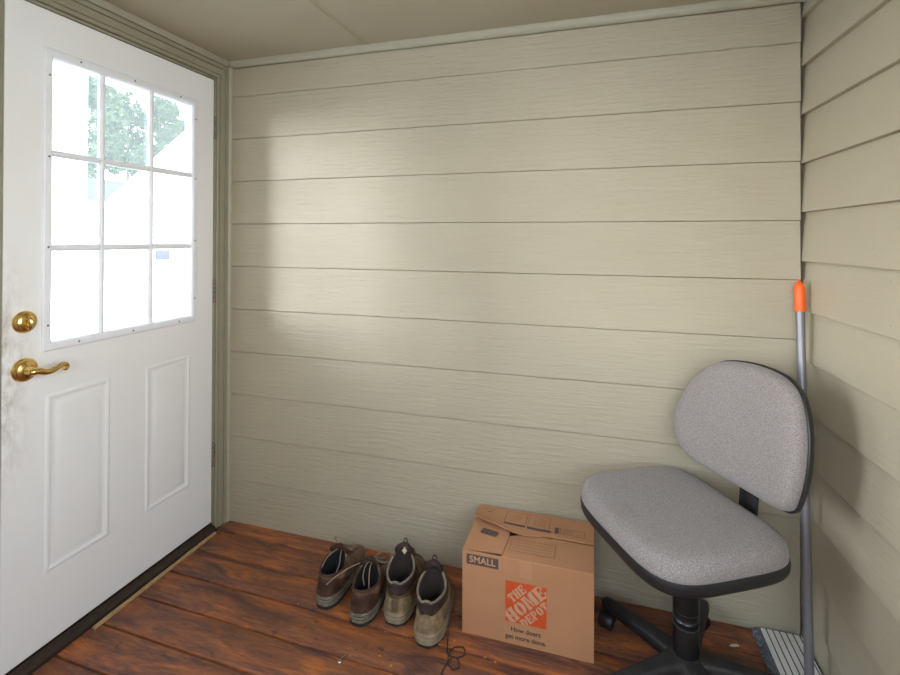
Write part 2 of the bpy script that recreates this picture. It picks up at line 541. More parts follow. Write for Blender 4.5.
structure(obj('trim_6', bm, M['bronze'], smooth=20))

# ------------------------------------------------------------------ the door
door = empty('door_1', (0, 0, 0)); structure(door, 'white steel door with nine pane window and brass lever')
WY0, WY1, WZ0, WZ1 = -.8104, -.1963, .9779, 1.9479
GY0, GY1, GZ0, GZ1 = WY0 + .027, WY1 - .027, WZ0 + .027, WZ1 - .027
bm = bmesh.new()
X0, X1 = -.044, 0.0
def ring_rect(y0, y1, z0, z1, x): return [(x, y0, z0), (x, y1, z0), (x, y1, z1), (x, y0, z1)]
a = ring_rect(DY0, DY1, DZ0, DZ1, 0); e = ring_rect(WY0 + .012, WY1 - .012, WZ0 + .012, WZ1 - .012, 0)
def sx(r, x): return [(x, p[1], p[2]) for p in r]
loft(bm, [sx(e, X0), sx(a, X0), sx(a, X1 - .0015), [(X1, p[1] + (.0015 if i in (0, 3) else -.0015), p[2] + (.0015 if i < 2 else -.0015)) for i, p in enumerate(a)], sx(e, X1), sx(e, X0)], cap0=False, cap1=False)
bmesh.ops.remove_doubles(bm, verts=bm.verts[:], dist=1e-5)
obj('door_leaf', bm, M['door'], door)
def rect_profile(bm, y0, y1, z0, z1, prof, fill=True):
    rings = []
    for off, h in prof:
        rings.append(ring_rect(y0 + off, y1 - off, z0 + off, z1 - off, h))
    loft(bm, rings, cap0=False, cap1=fill)
for y0, y1, z0, z1 in ((-.797, -.582, .268, .838), (-.438, -.222, .268, .838)):
    bm = bmesh.new()
    rect_profile(bm, y0, y1, z0, z1, [(0, -.001), (.0, .0004), (.005, .0034), (.011, .0040), (.016, .0018), (.020, .0003), (.029, .0003), (.032, .0014), (.044, .0046), (.050, .0052)])
    obj('raised_panel', bm, M['door'], door, smooth=25)
# window frame with muntins, glass, screw plugs
bm = bmesh.new()
rect_profile(bm, WY0, WY1, WZ0, WZ1, [(0, -.002), (.0, .006), (.003, .009), (.008, .0105), (.018, .0105), (.022, .009), (.027, .003), (.029, -.010), (.029, -.03)], fill=False)
wf = obj('window_frame', bm, M['vinyl'], door, smooth=25)
mprof = [(-.0105, -.012), (-.0105, -.004), (-.007, .0005), (-.003, .003), (.003, .003), (.007, .0005), (.0105, -.004), (.0105, -.012)]
for y in (-.6145, -.4165):
    bm = bmesh.new()
    loft(bm, [[(h, y + o_, zz) for o_, h in mprof] for zz in (GZ0 - .004, GZ1 + .004)])
    obj('muntin', bm, M['vinyl'], wf, smooth=30)
for zz in (1.307, 1.614):
    bm = bmesh.new()
    loft(bm, [[(h - .0004, y, zz + o_) for o_, h in mprof] for y in (GY0 - .004, GY1 + .004)])
    obj('muntin', bm, M['vinyl'], wf, smooth=30)
bm = bmesh.new()
box(bm, (-.018, GY0 - .006, GZ0 - .006), (-.0145, GY1 + .006, GZ1 + .006))
obj('glass', bm, M['glass'], wf)
plugs = [(-.70, WZ1 - .013), (-.50, WZ1 - .013), (-.29, WZ1 - .013), (-.70, WZ0 + .013), (-.50, WZ0 + .013), (-.29, WZ0 + .013)]
plugs += [(WY0 + .013, zz) for zz in (1.06, 1.31, 1.60, 1.86)] + [(WY1 - .013, zz) for zz in (1.08, 1.33, 1.60, 1.86)]
RX = Matrix.Rotation(PI / 2, 4, 'Y')
for y, zz in plugs:
    bm = bmesh.new()
    lathe(bm, [(.0034, 0), (.0034, .0008), (.002, .0014)], 10, Matrix.Translation((.0103, y, zz)) @ RX)
    obj('screw_plug', bm, M['plug'], wf)
# outer half of the window frame, seen through the glass
# deadbolt
dl = bmesh.new()
lathe(dl, [(.034, 0), (.034, .004), (.031, .008), (.026, .009), (.025, .013), (.020, .016), (.013, .017), (.011, .020), (.0, .020)], 32, Matrix.Translation((0, -.8575, 1.081)) @ RX)
db = obj('deadbolt', dl, M['brass'], door, smooth=35)
bm = bmesh.new()
tt = []
for s_, w_, d_ in ((-.020, .004, .010), (-.016, .007, .014), (-.004, .006, .017), (.004, .006, .017), (.012, .008, .015), (.018, .006, .012), (.021, .002, .010)):
    tt.append([(.019 + d_ * (.5 + .5 * math.cos(q * PI / 4)), -.8575 + w_ * math.sin(q * PI / 4), 1.079 - s_) for q in range(8)])
loft(bm, tt)
obj('thumb_turn', bm, M['brass'], db, smooth=50)
# lever handle
bm = bmesh.new()
lathe(bm, [(.036, 0), (.036, .005), (.033, .009), (.027, .010), (.026, .015), (.019, .018), (.015, .019), (.0145, .024), (.012, .030), (.012, .046), (.0, .048)], 32, Matrix.Translation((0, -.8575, .934)) @ RX)
lv = obj('lever_handle', bm, M['brass'], door, smooth=35)
bm = bmesh.new()
pts = catmull([(.044, -.868, .931), (.046, -.857, .932), (.049, -.846, .931), (.052, -.830, .925), (.053, -.812, .925), (.053, -.794, .932), (.052, -.780, .937), (.051, -.769, .934), (.050, -.765, .926), (.050, -.770, .920), (.050, -.776, .923)], 5)
n = len(pts)
rad = []
for i in range(n):
    u = i / (n - 1)
    rad.append(.0125 - .006 * min(1, u * 1.3) if u > .08 else .009 + u * .04)
tube(bm, pts, rad, 12)
obj('lever', bm, M['brass'], lv, smooth=60)
for zc in (1.85, 1.0985, .3446):
    bm = bmesh.new()
    for i in range(5):
        z0 = zc - .052 + i * .0212
        lathe(bm, [(.0055, 0), (.0062, .001), (.0062, .0185), (.0055, .0196)], 12, Matrix.Translation((.0065, DY1 + .002, z0)))
    box(bm, (-.001, DY1 - .0005, zc - .052), (.0035, DY1 + .0095, zc + .053), .0006)
    obj('hinge', bm, M['hinge'], door, smooth=35)
bm = bmesh.new()
box(bm, (-.030, DY0 + .004, .0325), (-.006, DY1 - .004, .041), .001)
obj('door_sweep', bm, M['bronze'], door)

# pale strip of wood lying along the threshold
bm = bmesh.new()
p0 = Vector((.040, -.665, 0)); p1 = Vector((.034, -.105, 0))
d = (p1 - p0).normalized(); s_ = Vector((-d.y, d.x, 0))
rings = []
for i in range(9):
    u = i / 8
    c = p0.lerp(p1, u); w_ = .0065 + .0012 * math.sin(i * 2.3)
    rings.append([c + s_ * w_ + Vector((0, 0, .0005)), c - s_ * w_ + Vector((0, 0, .0005)), c - s_ * w_ + Vector((0, 0, .007)), c + s_ * w_ + Vector((0, 0, .008))])
loft(bm, rings)
tag(obj('wood_strip', bm, M['pale_wood']), 'thin pale strip of wood lying on the deck along the door sill', 'strip')

# ------------------------------------------------------------------ cardboard box
bx = empty('cardboard_box', (1.2485, -.307, .0), 0)
tag(bx, 'closed brown cardboard moving box with an orange square printed on its front', 'box')
BW, BD, BH = .432, .281, .2805
bm = bmesh.new()
th_ = .004
box(bm, (0, 0, .0), (BW, BD, .004))
box(bm, (0, 0, .003), (BW, th_, BH), .0012)
box(bm, (0, BD - th_, .003), (BW, BD, BH), .0012)
box(bm, (0, 0.001, .003), (th_, BD - .001, BH), .0012)
box(bm, (BW - th_, 0.001, .003), (BW, BD - .001, BH), .0012)
obj('body', bm, M['card'], bx)
def sheet(bm, pts, zs, t=.0035):
    lo = [(x, y, z_ - t) for (x, y), z_ in zip(pts, zs)]
    hi = [(x, y, z_) for (x, y), z_ in zip(pts, zs)]
    loft(bm, [lo, hi])
# end flaps folded in first, long flaps over them
bm = bmesh.new()
sheet(bm, [(.002, .004), (.135, .010), (.142, .10), (.142, .16), (.138, .270), (.002, .276)], [BH + .003, BH + .0045, BH + .0045, BH + .004, BH + .003, BH + .002])
obj('end_flap', bm, M['card'], bx)
bm = bmesh.new()
sheet(bm, [(BW - .002, .004), (BW - .002, .276), (BW - .14, .27), (BW - .14, .01)], [BH] * 4)
obj('end_flap', bm, M['card'], bx)
bm = bmesh.new()
sheet(bm, [(.134, .002), (.250, .001), (BW, .0005), (BW, .139), (.20, .139), (.141, .118)], [BH + .0015, BH + .003, BH + .003, BH + .0042, BH + .0042, BH + .0006])
obj('front_flap', bm, M['card'], bx)
# back flap, its free left corner curled up
bm = bmesh.new()
NX, NY = 22, 10
def bf(i, j):
    u = i / NX; w_ = j / NY
    x = u * BW
    edge = .142 - .028 * math.exp(-((u - .40) / .16) ** 2) + .014 * math.exp(-((u) / .10) ** 2)
    y = BD - (BD - edge) * w_
    lift = .024 * (w_ ** 1.6) * max(0, 1 - u / .55) ** .8 + .005
    return x, y, BH + .003 + lift * w_ + .0025
top = [[bm.verts.new(bf(i, j)) for j in range(NY + 1)] for i in range(NX + 1)]
bot = [[bm.verts.new((v.co.x, v.co.y, v.co.z - .0035)) for v in r] for r in top]
for i in range(NX):
    for j in range(NY):
        bm.faces.new((top[i][j], top[i + 1][j], top[i + 1][j + 1], top[i][j + 1]))
        bm.faces.new((bot[i][j], bot[i][j + 1], bot[i + 1][j + 1], bot[i + 1][j]))
for i in range(NX):
    bm.faces.new((top[i][0], bot[i][0], bot[i + 1][0], top[i + 1][0])); bm.faces.new((top[i][NY], top[i + 1][NY], bot[i + 1][NY], bot[i][NY]))
for j in range(NY):
    bm.faces.new((top[0][j], top[0][j + 1], bot[0][j + 1], bot[0][j])); bm.faces.new((top[NX][j], bot[NX][j], bot[NX][j + 1], top[NX][j + 1]))
bflap = obj('back_flap', bm, M['card'], bx, smooth=30)
def bfz(x, y):
    u = x / BW
    edge = .142 - .028 * math.exp(-((u - .40) / .16) ** 2) + .014 * math.exp(-((u) / .10) ** 2)
    w_ = (BD - y) / (BD - edge)
    lift = .024 * (max(w_, 0) ** 1.6) * max(0, 1 - u / .55) ** .8 + .005
    return BH + .003 + lift * w_ + .0025

# printing
def front_rects(bm, rects, y=-.0006):
    for x0, z0, x1, z1 in rects:
        quad(bm, (x0, y, z0), (x1, y, z0), (x1, y, z1), (x0, y, z1))
def text_mesh(txt, size, bold=0.0, spacing=1.0, align='CENTER'):
    cu = bpy.data.curves.new('txt', 'FONT')
    cu.body = txt; cu.size = size; cu.align_x = align; cu.align_y = 'CENTER'
    cu.offset = bold; cu.space_character = spacing
    cu.resolution_u = 3
    o = bpy.data.objects.new('txt', cu)
    COL.objects.link(o)
    bpy.context.view_layer.update()
    dg = bpy.context.evaluated_depsgraph_get()
    me = bpy.data.meshes.new_from_object(o.evaluated_get(dg))
    bpy.data.objects.remove(o); bpy.data.curves.remove(cu)
    return me
def put_text(bm, txt, size, mat4, bold=0, spacing=1.0, sx_=1.0, align='CENTER'):
    me = text_mesh(txt, size, bold, spacing, align)
    t = bmesh.new(); t.from_mesh(me); bpy.data.meshes.remove(me)
    bmesh.ops.transform(t, matrix=mat4 @ Matrix.Diagonal((sx_, 1, 1, 1)), verts=t.verts[:])
    merge(bm, t)
FR = Matrix.Rotation(PI / 2, 4, 'X')      # text plane -> front of the box
bm = bmesh.new(); front_rects(bm, [(.015, .236, .125, .2705)])
sl = obj('size_label', bm, M['ink_dark'], bx, recalc=False)
bm = bmesh.new()
put_text(bm, 'SMALL', .030, Matrix.Translation((.070, -.0011, .2535)) @ FR, .0007, 1.05, 1.0)
obj('size_lettering', bm, M['card_print'], sl, recalc=False)
# orange square with stencil letters on the slant
SX0, SX1, SZ0, SZ1 = .149, .284, .073, .2075
bm = bmesh.new(); front_rects(bm, [(SX0, SZ0, SX1, SZ1)])
sq = obj('printed_logo', bm, M['ink_orange'], bx, recalc=False)
def bowl(x0, x1, y0, y1, t0, t1, a0, a1, n=12):
    """strip of quads round an oval: outer box x0..x1,y0..y1, stroke t0 wide at the sides, t1 at top and bottom"""
    cx_, cy_, rx, ry = (x0 + x1) / 2, (y0 + y1) / 2, (x1 - x0) / 2, (y1 - y0) / 2
    P = [(cx_ + rx * math.cos(a), cy_ + ry * math.sin(a), cx_ + (rx - t0) * math.cos(a), cy_ + (ry - t1) * math.sin(a)) for a in [math.radians(a0 + (a1 - a0) * k / n) for k in range(n + 1)]]
    return [[(p[0], p[1]), (q[0], q[1]), (q[2], q[3]), (p[2], p[3])] for p, q in zip(P, P[1:])]
GL = {  # letters as pieces on a unit cell: heavy slab serifs, stencil gaps
 'T': [(.0, .80, 1, 1), (.0, .62, .14, .82), (.86, .62, 1, .82), (.31, .16, .69, .77), (.20, 0, .80, .16)],
 'H': [(0, .86, .46, 1), (.04, .14, .40, .86), (0, 0, .46, .14), (.54, .86, 1, 1), (.60, .14, .96, .86), (.54, 0, 1, .14), (.43, .40, .57, .58)],
 'E': [(0, .86, .95, 1), (.06, .14, .44, .86), (0, 0, 1, .14), (.76, .64, .95, .88), (.80, .12, 1, .36), (.47, .42, .72, .58), (.64, .34, .74, .66)],
 'M': [(0, .86, .32, 1), (.03, .14, .27, .86), (0, 0, .34, .14), (.68, .86, 1, 1), (.66, .14, .97, .86), (.62, 0, 1, .14), [(.28, 1), (.40, 1), (.52, .40), (.44, .06)], [(.47, .06), (.54, .40), (.66, 1), (.66, .62), (.55, .06)]],
 'D': [(0, .86, .44, 1), (.05, .14, .42, .86), (0, 0, .44, .14)] + bowl(-.04, .98, 0, 1, .36, .20, -88, 88),
 'P': [(0, .86, .44, 1), (.05, .14, .42, .86), (0, 0, .52, .14)] + bowl(-.04, .96, .38, 1, .34, .14, -88, 88),
 'O': bowl(0, 1, 0, 1, .36, .18, 100, 260) + bowl(0, 1, 0, 1, .36, .18, -80, 80),
}
def stencil(bm, word, x0, y0, w, h, gap, M4):
    x = x0
    for ch in word:
        ww = w * (1.25 if ch == 'M' else 1.0)
        for pc in GL[ch]:
            if isinstance(pc, tuple):
                a_, b_, c_, d_ = pc
                poly = [(a_, b_), (c_, b_), (c_, d_), (a_, d_)]
            else: poly = pc
            vs = [bm.verts.new(M4 @ Vector((x + px * ww, y0 + py * h, 0))) for px, py in poly]
            bm.faces.new(vs)
        x += ww + gap
SL = Matrix.Translation(((SX0 + SX1) / 2, -.0011, (SZ0 + SZ1) / 2)) @ FR @ Matrix.Rotation(PI / 4 , 4, 'Z')
bm = bmesh.new()
stencil(bm, 'HOME', -.0840, -.0215, .0370, .0440, .0035, SL)
stencil(bm, 'THE', -.0335, .0270, .0205, .0290, .0025, SL)
stencil(bm, 'DEPOT', -.0570, -.0545, .0212, .0280, .0022, SL)
bmesh.ops.triangulate(bm, faces=bm.faces[:], ngon_method='EAR_CLIP')
# keep the print inside the square
for co, no in (((SX0 + .001, 0, 0), (-1, 0, 0)), ((SX1 - .001, 0, 0), (1, 0, 0)), ((0, 0, SZ0 + .001), (0, 0, -1)), ((0, 0, SZ1 - .001), (0, 0, 1))):
    bmesh.ops.bisect_plane(bm, geom=bm.verts[:] + bm.edges[:] + bm.faces[:], plane_co=co, plane_no=no, clear_outer=True)
obj('logo_lettering', bm, M['card_print'], sq, recalc=False)
bm = bmesh.new()
put_text(bm, 'How doers', .0215, Matrix.Translation((.2165, -.0008, .0495)) @ FR, .0006, 1.0)
put_text(bm, 'get more done.', .0215, Matrix.Translation((.2165, -.0008, .0245)) @ FR, .0006, 1.0)
obj('slogan_lettering', bm, M['ink_dark'], bx, recalc=False)
# top printing: outlines and panels
def top_line(bm, p, q, w_, zf):
    p, q = Vector(p), Vector(q)
    n = max(1, int((q - p).length / .02))
    d = (q - p).normalized(); s_ = Vector((-d.y, d.x)) * w_ / 2
    for i in range(n):
        a_ = p.lerp(q, i / n); b_ = p.lerp(q, (i + 1) / n)
        pts = [a_ - s_, b_ - s_, b_ + s_, a_ + s_]
        quad(bm, *[(t_.x, t_.y, zf(t_.x, t_.y) + .0007) for t_ in pts])
def top_rect(bm, x0, y0, x1, y1, w_, zf):
    top_line(bm, (x0, y0), (x1, y0), w_, zf); top_line(bm, (x1, y0), (x1, y1), w_, zf)
    top_line(bm, (x1, y1), (x0, y1), w_, zf); top_line(bm, (x0, y1), (x0, y0), w_, zf)
def pprint(name, fn):
    bm = bmesh.new(); fn(bm); return obj(name, bm, M['ink_dark'], bflap, recalc=False)
def pa(bm):
    top_rect(bm, .112, .178, .19, .262, .0016, bfz); top_line(bm, (.112, .172), (.19, .172), .014, bfz)
    for i in range(4): top_line(bm, (.124, .195 + .014 * i), (.17, .205 + .013 * i), .0013, bfz)
def pb(bm):
    top_rect(bm, .198, .178, .275, .262, .0012, bfz); top_line(bm, (.198, .170), (.284, .170), .014, bfz)
    for i in range(4): top_line(bm, (.215, .200 + .014 * i), (.262, .200 + .014 * i), .0015, bfz)
def pc(bm):
    top_line(bm, (.303, .166), (.303, .206), .014, bfz); top_rect(bm, .315, .168, .400, .205, .0014, bfz)
    for i in range(3): top_line(bm, (.322, .176 + .010 * i), (.36, .176 + .010 * i), .0016, bfz)
def pd(bm):
    top_line(bm, (.022, .255), (.072, .258), .003, bfz); top_line(bm, (.035, .236), (.060, .237), .004, bfz)
for f__ in (pa, pb, pc, pd): pprint('printed_panel', f__)
bm = bmesh.new()
ff = lambda x, y: BH + .0042 + .0012
top_rect(bm, .155, .034, .306, .100, .0014, ff)
for i in range(3): top_line(bm, (.160, .05 + .016 * i), (.298, .05 + .016 * i), .0008, ff)
obj('printed_panel', bm, M['ink_dark'], bx, recalc=False)
bm = bmesh.new()
ef = lambda x, y: BH + .0048
top_line(bm, (.042, .118), (.102, .106), .030, ef)
obj('printed_panel', bm, M['ink_dark'], bx, recalc=False)
bm = bmesh.new()
front_rects(bm, [(.196, .225, .236, .2802)], -.0005)
obj('tape', bm, M['tape'], bx, recalc=False)

# ------------------------------------------------------------------ office chair
TH = math.radians(210)
ch = empty('office_chair', (1.945, -.306, 0), 0)
tag(ch, 'armless swivel office chair with mottled grey seat and back on a black five star base', 'chair')
CH0 = Vector((1.945, -.306, 0))
SC = Vector((1.907, -.337, 0)) - CH0       # seat centre relative to the column
f_ = Vector((math.cos(TH), math.sin(TH), 0)); lat = Vector((-f_.y, f_.x, 0)); UP = Vector((0, 0, 1))
def sup(a_, b_, n_, N=72):
    out = []
    for i in range(N):
        t_ = 2 * PI * i / N
        c, s = math.cos(t_), math.sin(t_)
        out.append((math.copysign(abs(c) ** (2 / n_), c) * a_, math.copysign(abs(s) ** (2 / n_), s) * b_))
    return out
ZS = .504
SA, SB = .219, .247
base_o = sup(SA, SB, 4.2)
def seat_pt(x, y, z_):
    r = SC + f_ * x + lat * y
    return (r.x, r.y, z_)
bm = bmesh.new()
rings = []
for k, dz in ((.965, .004), (.985, .006), (.997, .012), (1.0, .022), (.993, .034), (.976, .044), (.945, .051), (.90, .056), (.83, .058), (.70, .057), (.5, .054), (.3, .052), (.1, .051), (.01, .051)):
    rg = []
    for x, y in base_o:
        px, py = x * k, y * k
        wf_ = -.011 * max(0, (px / SA - .25)) ** 2.0 * (1 if dz > .01 else .55)          # waterfall front edge
        bowl = .010 * (abs(py) / SB) ** 2 if dz > .04 else 0
        rg.append(seat_pt(px, py, ZS + dz + wf_ + bowl - .012))
    rings.append(rg)
loft(bm, rings)
obj('seat', bm, M['fabric'], ch, smooth=60)
bm = bmesh.new()
rings = []
for k, dz in ((.30, -.050), (.62, -.046), (.85, -.036), (.95, -.028), (.992, -.021), (1.006, -.013), (1.011, .006), (1.002, .013), (.90, .010)):
    rg = []
    for x, y in base_o:
        px, py = x * k, y * k
        wf_ = -.011 * max(0, (px / SA - .25)) ** 2.0 * .55
        rg.append(seat_pt(px, py, ZS + dz + wf_ - .012))
    rings.append(rg)
loft(bm, rings)
obj('seat_shell', bm, M['plastic'], ch, smooth=50)
# backrest: traced outline on its own tilted plane, domed pad with black shell behind
out2 = [(-.118, .194), (-.019, .213), (.077, .210), (.133, .195), (.170, .166), (.197, .110), (.212, .043), (.213, -.036), (.200, -.104), (.186, -.130), (.150, -.146), (.061, -.153), (-.021, -.156), (-.097, -.158), (-.165, -.156), (-.206, -.146), (-.243, -.115), (-.262, -.072), (-.264, -.012), (-.243, .049), (-.215, .105), (-.176, .152)]
OL = [(p.x * .975 + .002, p.y * .99) for p in catmull([(x, y, 0) for x, y in out2], 4, True)]
BC = (-.022, .02)
tl = math.radians(8)
BN = (f_ * math.cos(tl) + UP * math.sin(tl)); BU = BN.cross(lat)
if BU.z < 0: BU = -BU
B0 = Vector((2.103, -.267, .76)) - CH0
def bk(x, y, h):
    curve = .030 * ((x - BC[0]) / .23) ** 2
    v = B0 + lat * x + BU * y + BN * (h + curve - .022)
    return v
bm = bmesh.new()
rings = []
for k, h in ((.97, -.018), (.99, -.012), (.995, .0), (.990, .012), (.972, .023), (.94, .032), (.89, .038), (.80, .042), (.6, .044), (.35, .044), (.1, .044), (.01, .044)):
    rings.append([bk(BC[0] + (x - BC[0]) * k, BC[1] + (y - BC[1]) * k, h) for x, y in OL])
loft(bm, rings)
obj('backrest', bm, M['fabric'], ch, smooth=60)
bm = bmesh.new()
rings = []
for k, h in ((.01, -.050), (.3, -.050), (.7, -.046), (.90, -.038), (.975, -.028), (1.012, -.016), (1.018, -.004), (1.006, -.001), (.92, -.004)):
    rings.append([bk(BC[0] + (x - BC[0]) * k, BC[1] + (y - BC[1]) * k, h) for x, y in OL])
loft(bm, rings)
obj('back_shell', bm, M['plastic'], ch, smooth=50)
# back post: flat bar from under the seat up behind the backrest
bm = bmesh.new()
path = [SC + f_ * .02 + UP * (ZS - .085), SC - f_ * .17 + UP * (ZS - .085), SC - f_ * .235 + UP * (ZS - .07), SC - f_ * .262 + UP * (ZS - .01), SC - f_ * .272 + UP * (ZS + .08), SC - f_ * .290 + UP * (ZS + .24)]
path = catmull(path, 5)
rings = []
for i, pnt in enumerate(path):
    a_ = path[max(i - 1, 0)]; b_ = path[min(i + 1, len(path) - 1)]
    t_ = (b_ - a_).normalized(); nn = t_.cross(lat).normalized()
    rings.append([pnt + lat * (.032 * sx_) + nn * (.006 * sy_) for sx_, sy_ in ((-1, -.6), (-.9, -1), (.9, -1), (1, -.6), (1, .6), (.9, 1), (-.9, 1), (-1, .6))])
loft(bm, rings)
obj('back_post', bm, M['plastic'], ch, smooth=40)
bm = bmesh.new()      # tilt mechanism under the seat
rot = Matrix.Translation(Vector((0, 0, 0))) @ Matrix.Rotation(TH, 4, 'Z')
box(bm, (-.09, -.055, ZS - .125), (.09, .055, ZS - .066), .012, 3, rot)
mech = obj('tilt_mechanism', bm, M['black_metal'], ch, smooth=40)
bm = bmesh.new()
tube(bm, catmull([(0, 0, ZS - .10), lat * -.12 + UP * (ZS - .105), lat * -.20 + UP * (ZS - .11), lat * -.225 + UP * (ZS - .112)], 5), .005, 8)
obj('height_lever', bm, M['plastic'], mech, smooth=50)
bm = bmesh.new()
lathe(bm, [(.0, .07), (.036, .07), (.036, .182), (.0345, .185), (.0345, .193), (.0365, .196), (.0365, .206), (.0345, .209), (.0345, .216), (.037, .219), (.037, .385), (.030, .39), (.0, .39)], 28)
col_ = obj('gas_column', bm, M['black_metal'], ch, smooth=30)
for zz in (.189, .2125, .233):
    bm = bmesh.new()
    lathe(bm, [(.0340, zz - .0016), (.0374, zz - .0007), (.0374, zz + .0007), (.0340, zz + .0016)], 28)
    obj('column_ring', bm, M['steel_ring'], col_)
bm = bmesh.new()
lathe(bm, [(.0, .052), (.050, .052), (.056, .062), (.056, .085), (.050, .098), (.041, .104), (.0, .104)], 28)
hub = obj('base_hub', bm, M['plastic_dusty'], ch, smooth=40)
LEG0 = -2.5
for k in range(5):
    an = math.radians(LEG0 + 72 * k)
    d = Vector((math.cos(an), math.sin(an), 0)); s_ = Vector((-d.y, d.x, 0))
    bm = bmesh.new()
    rings = []
    for r, hw, zt, zb in ((.035, .038, .104, .056), (.07, .030, .103, .056), (.11, .026, .101, .056), (.20, .023, .096, .056), (.275, .021, .091, .056), (.290, .017, .089, .058), (.297, .009, .084, .063)):
        sec = []
        for q in range(16):
            t_ = 2 * PI * q / 16
            c, s = math.cos(t_), math.sin(t_)
            yy = math.copysign(abs(c) ** .6, c) * hw; zz = math.copysign(abs(s) ** .6, s)
            sec.append(d * r + s_ * yy + UP * ((zt + zb) / 2 + zz * (zt - zb) / 2))
        rings.append(sec)
    loft(bm, rings)
    lg = obj('base_leg', bm, M['plastic_dusty'] if k in (0, 3, 4) else M['plastic'], ch, smooth=50)
    # caster: stem, hood and two wheels
    sw = an + (1.9 if k == 2 else 1.2 + k * 1.3)
    cd = Vector((math.cos(sw), math.sin(sw), 0)); cs = Vector((-cd.y, cd.x, 0))
    cen = d * .276 + cd * .012 + UP * .0265
    bm = bmesh.new()
    lathe(bm, [(.0055, .045), (.0055, .062)], 10, Matrix.Translation(d * .276))
    rings = []
    for wv, rr in ((-.024, .018), (-.022, .0245), (-.018, .0272), (.018, .0272), (.022, .0245), (.024, .018)):
        arc = [cen + cs * wv + (cd * math.cos(q) + UP * math.sin(q)) * rr for q in [PI * (-.12 + 1.24 * i / 14) for i in range(15)]]
        arc += [cen + cs * wv + (cd * math.cos(PI * 1.12) * .4 - UP * .002) * rr, cen + cs * wv + (cd * .4 - UP * .002) * rr]
        rings.append(arc)
    loft(bm, rings)
    cst = obj('caster', bm, M['plastic'], lg, smooth=40)
    for sg in (-1, 1):
        t = bmesh.new()
        lathe(t, [(.006, -.006), (.022, -.006), (.0255, -.004), (.0262, 0), (.0255, .004), (.022, .006), (.006, .006)], 22)
        R = Matrix((cd, UP, cs)).transposed().to_4x4()
        bmesh.ops.transform(t, matrix=Matrix.Translation(cen + cs * (sg * .013)) @ R, verts=t.verts[:])
        obj('wheel', t, M['plastic'], cst, smooth=40)

# ------------------------------------------------------------------ mop in the corner
mp = empty('flat_mop', (2.286, -.150, 0), 0)
tag(mp, 'flat mop with grey pole, orange end grip and striped white head leaning in the corner', 'mop')
MB = Vector((2.286, -.150, 0))
def ml(x, y, z_): return Vector((x, y, z_)) - MB
bm = bmesh.new()
N = 40
rnd = random.Random(3)
HX0, HX1, HY0, HY1 = 2.212, 2.350, -.272, -.014
corners = []
def rr_outline(x0, x1, y0, y1, step):
    pts = []
    n1 = int((x1 - x0) / step); n2 = int((y1 - y0) / step)
    for i in range(n1): pts.append((x0 + (x1 - x0) * i / n1, y0))
    for i in range(n2): pts.append((x1, y0 + (y1 - y0) * i / n2))
    for i in range(n1): pts.append((x1 - (x1 - x0) * i / n1, y1))
    for i in range(n2): pts.append((x0, y1 - (y1 - y0) * i / n2))
    return pts
o0 = rr_outline(HX0, HX1, HY0, HY1, .006)
cx_, cy_ = (HX0 + HX1) / 2, (HY0 + HY1) / 2
rings = [[ml(x, y, .001) for x, y in o0], [ml(x - (x - cx_) * .02, y - (y - cy_) * .01, .012) for x, y in o0],
         [ml(x - (x - cx_) * .10, y - (y - cy_) * .05, .020) for x, y in o0]]
loft(bm, rings)
# yarn tufts standing out round the edge
for x, y in o0:
    for q in range(2):
        dx, dy = x - cx_, y - cy_
        ox = (1 if dx > 0 else -1) * (abs(dx) > (HX1 - HX0) / 2 - .004); oy = (1 if dy > 0 else -1) * (abs(dy) > (HY1 - HY0) / 2 - .004)
        if ox == 1 or oy == 1: L_ = .002
        else: L_ = .007 + .006 * rnd.random()
        p_ = Vector((x + rnd.uniform(-.003, .003), y + rnd.uniform(-.003, .003), .012))
        e_ = p_ + Vector((ox * L_ + rnd.uniform(-.003, .003) * (L_ > .003), oy * L_ + rnd.uniform(-.003, .003) * (L_ > .003), -.008))
        tube(bm, [ml(*p_), ml(*((p_ + e_) / 2 + Vector((0, 0, .003)))), ml(*e_)], .0022, 5)
obj('mop_pad', bm, M['fringe'], mp, smooth=50)
bm = bmesh.new()
box(bm, ml(HX0 + .012, HY0 + .012, .018), ml(HX1 - .006, HY1 - .010, .0245), .002)
pl = obj('head_plate', bm, M['mop_white'], mp)
for i in range(6):
    bm = bmesh.new()
    xx = HX0 + .0275 + i * .0195
    box(bm, ml(xx - .0017, HY0 + .013, .0242), ml(xx + .0017, HY1 - .011, .0252))
    obj('stripe', bm, M['mop_stripe'], pl)
PB = Vector((2.290, -.230, .047)); PT = Vector((2.324, -.058, 1.206))
ax = (PT - PB).normalized()
bm = bmesh.new()
box(bm, ml(2.276, -.246, .024), ml(2.304, -.214, .034), .003)
tube(bm, [ml(2.272, -.230, .040), ml(2.308, -.230, .040)], .008, 10)
obj('swivel_joint', bm, M['plastic'], mp, smooth=40)
bm = bmesh.new()
tube(bm, [PB - MB, PB + ax * .3 - MB, PB + ax * .8 - MB, PT - ax * .085 - MB], .0125, 16)
obj('pole', bm, M['pole'], mp, smooth=60)
bm = bmesh.new()
gp = [PT - ax * q - MB for q in (.098, .094, .05, .02, .006, .001)]
tube(bm, gp, [.0145, .016, .0162, .0155, .0125, .007], 18)
tube(bm, [PT - ax * .004 - MB + Vector((-.004, 0, 0)), PT + ax * .006 - MB, PT - ax * .004 - MB + Vector((.004, 0, 0))], .003, 8)
obj('grip', bm, M['orange'], mp, smooth=50)

